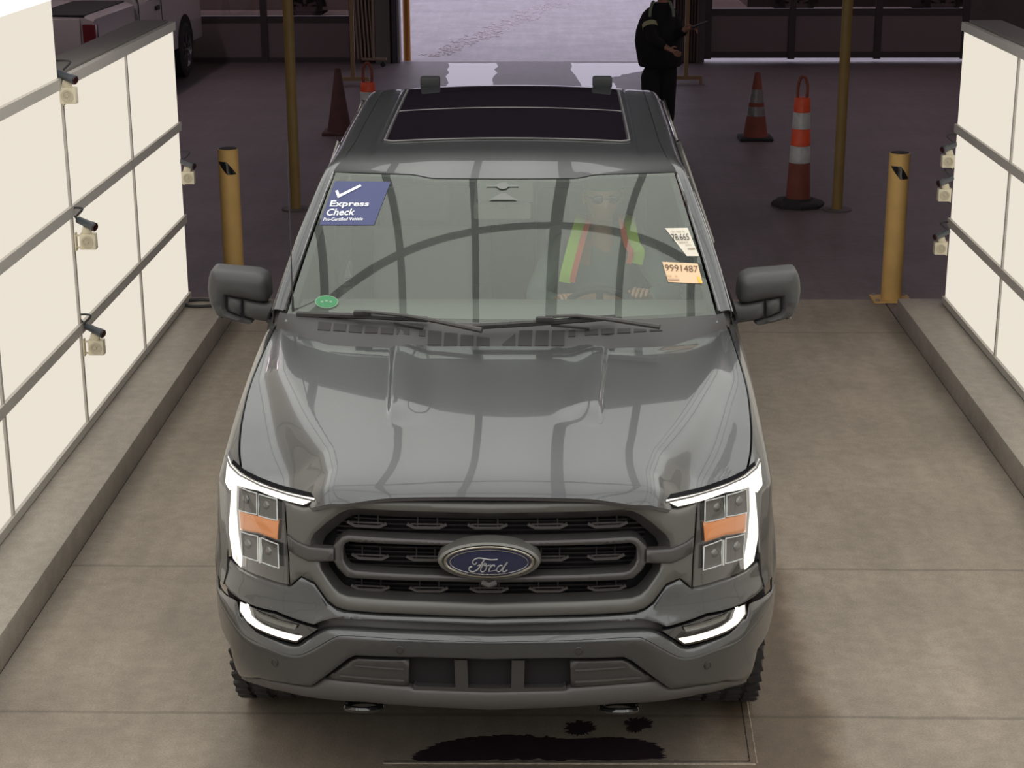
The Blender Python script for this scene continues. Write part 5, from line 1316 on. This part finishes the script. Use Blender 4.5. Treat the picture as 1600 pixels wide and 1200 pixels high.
ed = [('pel', 'wai'), ('wai', 'che'), ('che', 'nek'), ('nek', 'nk2'), ('che', 'sL'), ('sL', 'eL'), ('eL', 'wL'), ('che', 'sR'), ('sR', 'eR'), ('eR', 'wR'),
      ('pel', 'hL'), ('hL', 'kL'), ('kL', 'aL'), ('aL', 'tL'), ('pel', 'hR'), ('hR', 'kR'), ('kR', 'aR'), ('aR', 'tR')]
n2 = dict(nd); e2 = list(ed)
hand_nodes(n2, e2, 'wL', 'L', None, (.7, -.3, -.35), (0, -.2, 1), (.6, .5, -.4)); hand_nodes(n2, e2, 'wR', 'R', None, (.8, -.4, .1), (-.3, -.5, .6), (.1, -.3, -.9))
body = skin_mesh('body', n2, e2, skin, t)
bm = bmesh.new(); head_bm(bm, (.035, -.03, 1.65), radians(50), radians(12)); merge_into(body, bm)
jk = {k: (v[0], (v[1][0]*1.12+.012, v[1][1]*1.15+.02) if isinstance(v[1], tuple) else v[1]+.022) for k, v in nd.items() if k in ('pel', 'wai', 'che', 'sL', 'eL', 'sR', 'eR')}
jk['hem'] = (V((0, 0, .86)), (.22, .18)); jk['pel'] = (V((-.02, 0, .96)), (.25, .19)); jk['wai'] = (V((-.03, 0, 1.09)), (.245, .18)); jk['che'] = (V((-.01, -.01, 1.29)), (.185, .15)); jk['cL'] = (V((.05, -.265, 1.035)), .052); jk['cR'] = (V((.255, -.215, 1.22)), .052); jk['col'] = (V((0, 0, 1.45)), .085)
jk['eL'] = (jk['eL'][0], .075); jk['eR'] = (jk['eR'][0], .07)
jk['che'] = (V((0, .01, 1.30)), .10)
jac = skin_mesh('jacket', {k: jk[k] for k in ('che', 'sL', 'eL', 'cL', 'sR', 'eR', 'cR')}, [('che', 'sL'), ('sL', 'eL'), ('eL', 'cL'), ('che', 'sR'), ('sR', 'eR'), ('eR', 'cR')], dark_cloth, t)
bm = bmesh.new(); rws = []
for z, rx, ry, ox in ((.80, .225, .17, .0), (.82, .24, .185, .0), (.95, .255, .195, -.01), (1.08, .26, .19, -.02), (1.20, .245, .175, -.02), (1.30, .225, .16, -.01), (1.38, .20, .14, 0), (1.43, .15, .115, .0), (1.465, .10, .09, .005), (1.50, .075, .075, .01), (1.50, .066, .066, .01)):
    rws.append([V((ox+rx*cos(2*pi*k/32)*(1+.02*sin(9*z+k)), ry*sin(2*pi*k/32)*(1+.02*cos(7*z+2*k)), z)) for k in range(33)])
grid(bm, rws); bmesh.ops.remove_doubles(bm, verts=bm.verts, dist=.0005); bmesh.ops.recalc_face_normals(bm, faces=bm.faces); merge_into(jac, bm)
tr = {k: (nd[k][0], .145 if k[0] == 'h' else .118 if k[0] == 'k' else .085) for k in ('hL', 'kL', 'hR', 'kR')}; tr['pel'] = (nd['pel'][0], (.17, .15)); tr['aL'] = (V((-.07, .03, .10)), .088); tr['aR'] = (V((.10, .09, .10)), .088)
skin_mesh('trousers', tr, [('pel', 'hL'), ('hL', 'kL'), ('kL', 'aL'), ('pel', 'hR'), ('hR', 'kR'), ('kR', 'aR')], dark_cloth, t)
for nm, a, tt in (('boot', nd['aL'][0], nd['tL'][0]), ('boot', nd['aR'][0], nd['tR'][0])):
    skin_mesh(nm, {'a': (V((a.x, a.y+.01, .16)), .085), 'b': (V((a.x, a.y+.02, .07)), .085), 'c': (V((tt.x, tt.y-.01, .055)), (.075, .062)), 'd': (V((tt.x, tt.y-.06, .05)), (.06, .05))}, [('a', 'b'), ('b', 'c'), ('c', 'd')], blackm, t)
a, b = jk['sL'][0], jk['eL'][0]; c = a.lerp(b, .48); d = (b-a).normalized()
bm = bmesh.new(); q = d.to_track_quat('Z', 'Y').to_matrix().to_4x4(); lathe(bm, [(.083, -.028), (.087, -.024), (.088, .024), (.084, .028)], 20, Matrix.Translation(c) @ q); o = bm_obj('arm_band', bm, mat('band_yellow_grey', (.50, .50, .28), .4), t); o['label'] = 'yellow-grey reflective arm band'
for sx in (-.13, .13):
    bm = bmesh.new(); tube(bm, [(sx, -.19, 1.36), (sx*.95, -.16, 1.43), (sx*.75, -.05, 1.50), (sx*.6, .05, 1.50)], .016, 6); bm_obj('shoulder_strap', bm, mat('strap_pale_green', (.24, .30, .20), .6), t)
bm = bmesh.new(); bmesh.ops.create_uvsphere(bm, u_segments=24, v_segments=14, radius=1, matrix=Matrix.Translation((.035, -.02, 1.685)) @ Matrix.Diagonal((.092, .112, .105, 1)))
for v in [v for v in bm.verts if v.co.z < 1.67]: v.co.z = 1.67
bm_obj('knit_cap', bm, dark_cloth, t, 50)
tb = thing('tablet', 'dark tablet held out in the standing person\'s right hand', 'tablet', P0+V((.40, -.30, 1.285)))
bm = bmesh.new(); box(bm, (0, 0, 0), (.20, .14, .010), Matrix.Rotation(-.35, 3, 'Y')); bevel(bm, .004, 2); bm_obj('case', bm, blackm, tb)
bm = bmesh.new(); box(bm, (0, 0, .0062), (.18, .12, .001), Matrix.Rotation(-.35, 3, 'Y')); bm_obj('screen', bm, blackm, tb, 0)
# ---- driver in the pickup
H = V((.432, 2.70, 1.675))
t = thing('person', 'driver in sunglasses and yellow and orange safety vest, seated behind the pickup windscreen', 'person', (.42, 2.78, .96))
O = V((.42, 2.78, .96))
def L_(x, y, z): return V((x, y, z))-O
nd = {'pel': (L_(.42, 2.86, 1.06), (.15, .12)), 'che': (L_(.43, 2.88, 1.34), (.15, .11)), 'nek': (L_(.43, 2.80, 1.49), .055), 'nk2': (L_(.432, 2.75, 1.60), .052),
      'sL': (L_(.25, 2.86, 1.42), .058), 'eL': (L_(.12, 2.62, 1.20), .044), 'wL': (L_(.24, 2.40, 1.24), .030), 'sR': (L_(.61, 2.86, 1.42), .058), 'eR': (L_(.76, 2.62, 1.22), .044), 'wR': (L_(.61, 2.42, 1.26), .030),
      'kL': (L_(.28, 2.40, 1.03), .07), 'aL': (L_(.30, 2.15, .72), .045), 'kR': (L_(.56, 2.40, 1.03), .07), 'aR': (L_(.54, 2.15, .72), .045), 'tL': (L_(.30, 2.02, .69), .04), 'tR': (L_(.54, 2.02, .69), .04)}
ed = [('pel', 'che'), ('che', 'nek'), ('nek', 'nk2'), ('che', 'sL'), ('sL', 'eL'), ('eL', 'wL'), ('che', 'sR'), ('sR', 'eR'), ('eR', 'wR'), ('pel', 'kL'), ('kL', 'aL'), ('aL', 'tL'), ('pel', 'kR'), ('kR', 'aR'), ('aR', 'tR')]
n2 = dict(nd); e2 = list(ed)
hand_nodes(n2, e2, 'wL', 'L', None, (.1, -.4, .35), (.8, 0, .2), (.2, -.5, -.5)); hand_nodes(n2, e2, 'wR', 'R', None, (-.05, -.4, .35), (-.8, 0, .2), (-.2, -.5, -.5))
drv = skin_mesh('body', n2, e2, skin, t); bm = bmesh.new(); R_h = head_bm(bm, H-O, radians(6), radians(8), 1.08); merge_into(drv, bm)
jk = {k: (v[0], (v[1][0]+.03, v[1][1]+.03) if isinstance(v[1], tuple) else v[1]+.018) for k, v in nd.items() if k in ('pel', 'che', 'sL', 'eL', 'sR', 'eR')}
jk['cL'] = (nd['wL'][0].lerp(nd['eL'][0], .1), .042); jk['cR'] = (nd['wR'][0].lerp(nd['eR'][0], .1), .042); jk['col'] = (L_(.43, 2.82, 1.47), .07)
skin_mesh('jacket', jk, [('pel', 'che'), ('che', 'col'), ('che', 'sL'), ('sL', 'eL'), ('eL', 'cL'), ('che', 'sR'), ('sR', 'eR'), ('eR', 'cR')], mat('grey_green_jacket', (.14, .17, .16), .9), t)
tr = {k: (nd[k][0], .09 if k[0] == 'k' else .065) for k in ('kL', 'aL', 'kR', 'aR')}; tr['pel'] = (nd['pel'][0], (.17, .13)); skin_mesh('trousers', tr, [('pel', 'kL'), ('kL', 'aL'), ('pel', 'kR'), ('kR', 'aR')], dark_cloth, t)
def ribbon(name, P, w_, m, lift=0):
    P = cr([p for p in P], 5); rws = [[], []]
    for i, p in enumerate(P):
        d = (P[min(i+1, len(P)-1)]-P[max(0, i-1)]).normalized(); s_ = d.cross(V((0, -1, .35))).normalized(); rws[0].append(p-s_*w_/2+V((0, -lift, lift*.3))); rws[1].append(p+s_*w_/2+V((0, -lift, lift*.3)))
    o = sheet(name, rws, m, t, (0, -1, .3), thick=.006); return o
vs = t
for X0, X1, z1 in ((.330, .268, 1.27), (.560, .60, 1.36)):
    pth = [L_(X0+.01, 2.90, 1.54), L_(X0, 2.77, 1.535), L_(X0*.5+X1*.5, 2.68, 1.45), L_(X1, 2.66, z1+.06), L_(X1-.01, 2.67, z1)]
    o = ribbon('vest_panel', pth, .055, hivis_y); o['label'] = 'yellow vest panel'
    p2 = [p+V(((.036 if X0 < .4 else -.036), 0, 0)) for p in pth]; o = ribbon('vest_trim', p2, .026, hivis_o, .006); o['label'] = 'orange vest trim'
# cap of short hair and sunglasses
bm = bmesh.new(); c = H-O; bmesh.ops.create_uvsphere(bm, u_segments=28, v_segments=16, radius=1, matrix=Matrix.Translation(c+V((0, .012, .022))) @ Matrix.Diagonal((.096, .118, .133, 1)))
for v in list(bm.verts):
    q_ = v.co-c; lim = .040 if q_.y < .02 else .040-.05*min(1, (q_.y-.02)/.06)
    if q_.z < lim: v.co.z = c.z+lim
bm_obj('cap', bm, mat('dark_green_cap', (.05, .10, .075), .8), t, 60)
bm = bmesh.new()
for sd in (-1, 1):
    bmesh.ops.create_uvsphere(bm, u_segments=16, v_segments=10, radius=1, matrix=Matrix.Translation(c) @ R_h.to_4x4() @ Matrix.Translation((sd*.034, -.100, .016)) @ Matrix.Diagonal((.030, .008, .020, 1)))
    tube(bm, [c+R_h @ V((sd*.062, -.096, .022)), c+R_h @ V((sd*.086, -.04, .02)), c+R_h @ V((sd*.086, .02, .012))], .003, 6)
tube(bm, [c+R_h @ V((-.01, -.112, .022)), c+R_h @ V((.01, -.112, .022))], .003, 6)
bm_obj('sunglasses', bm, gloss_black, t, 60)
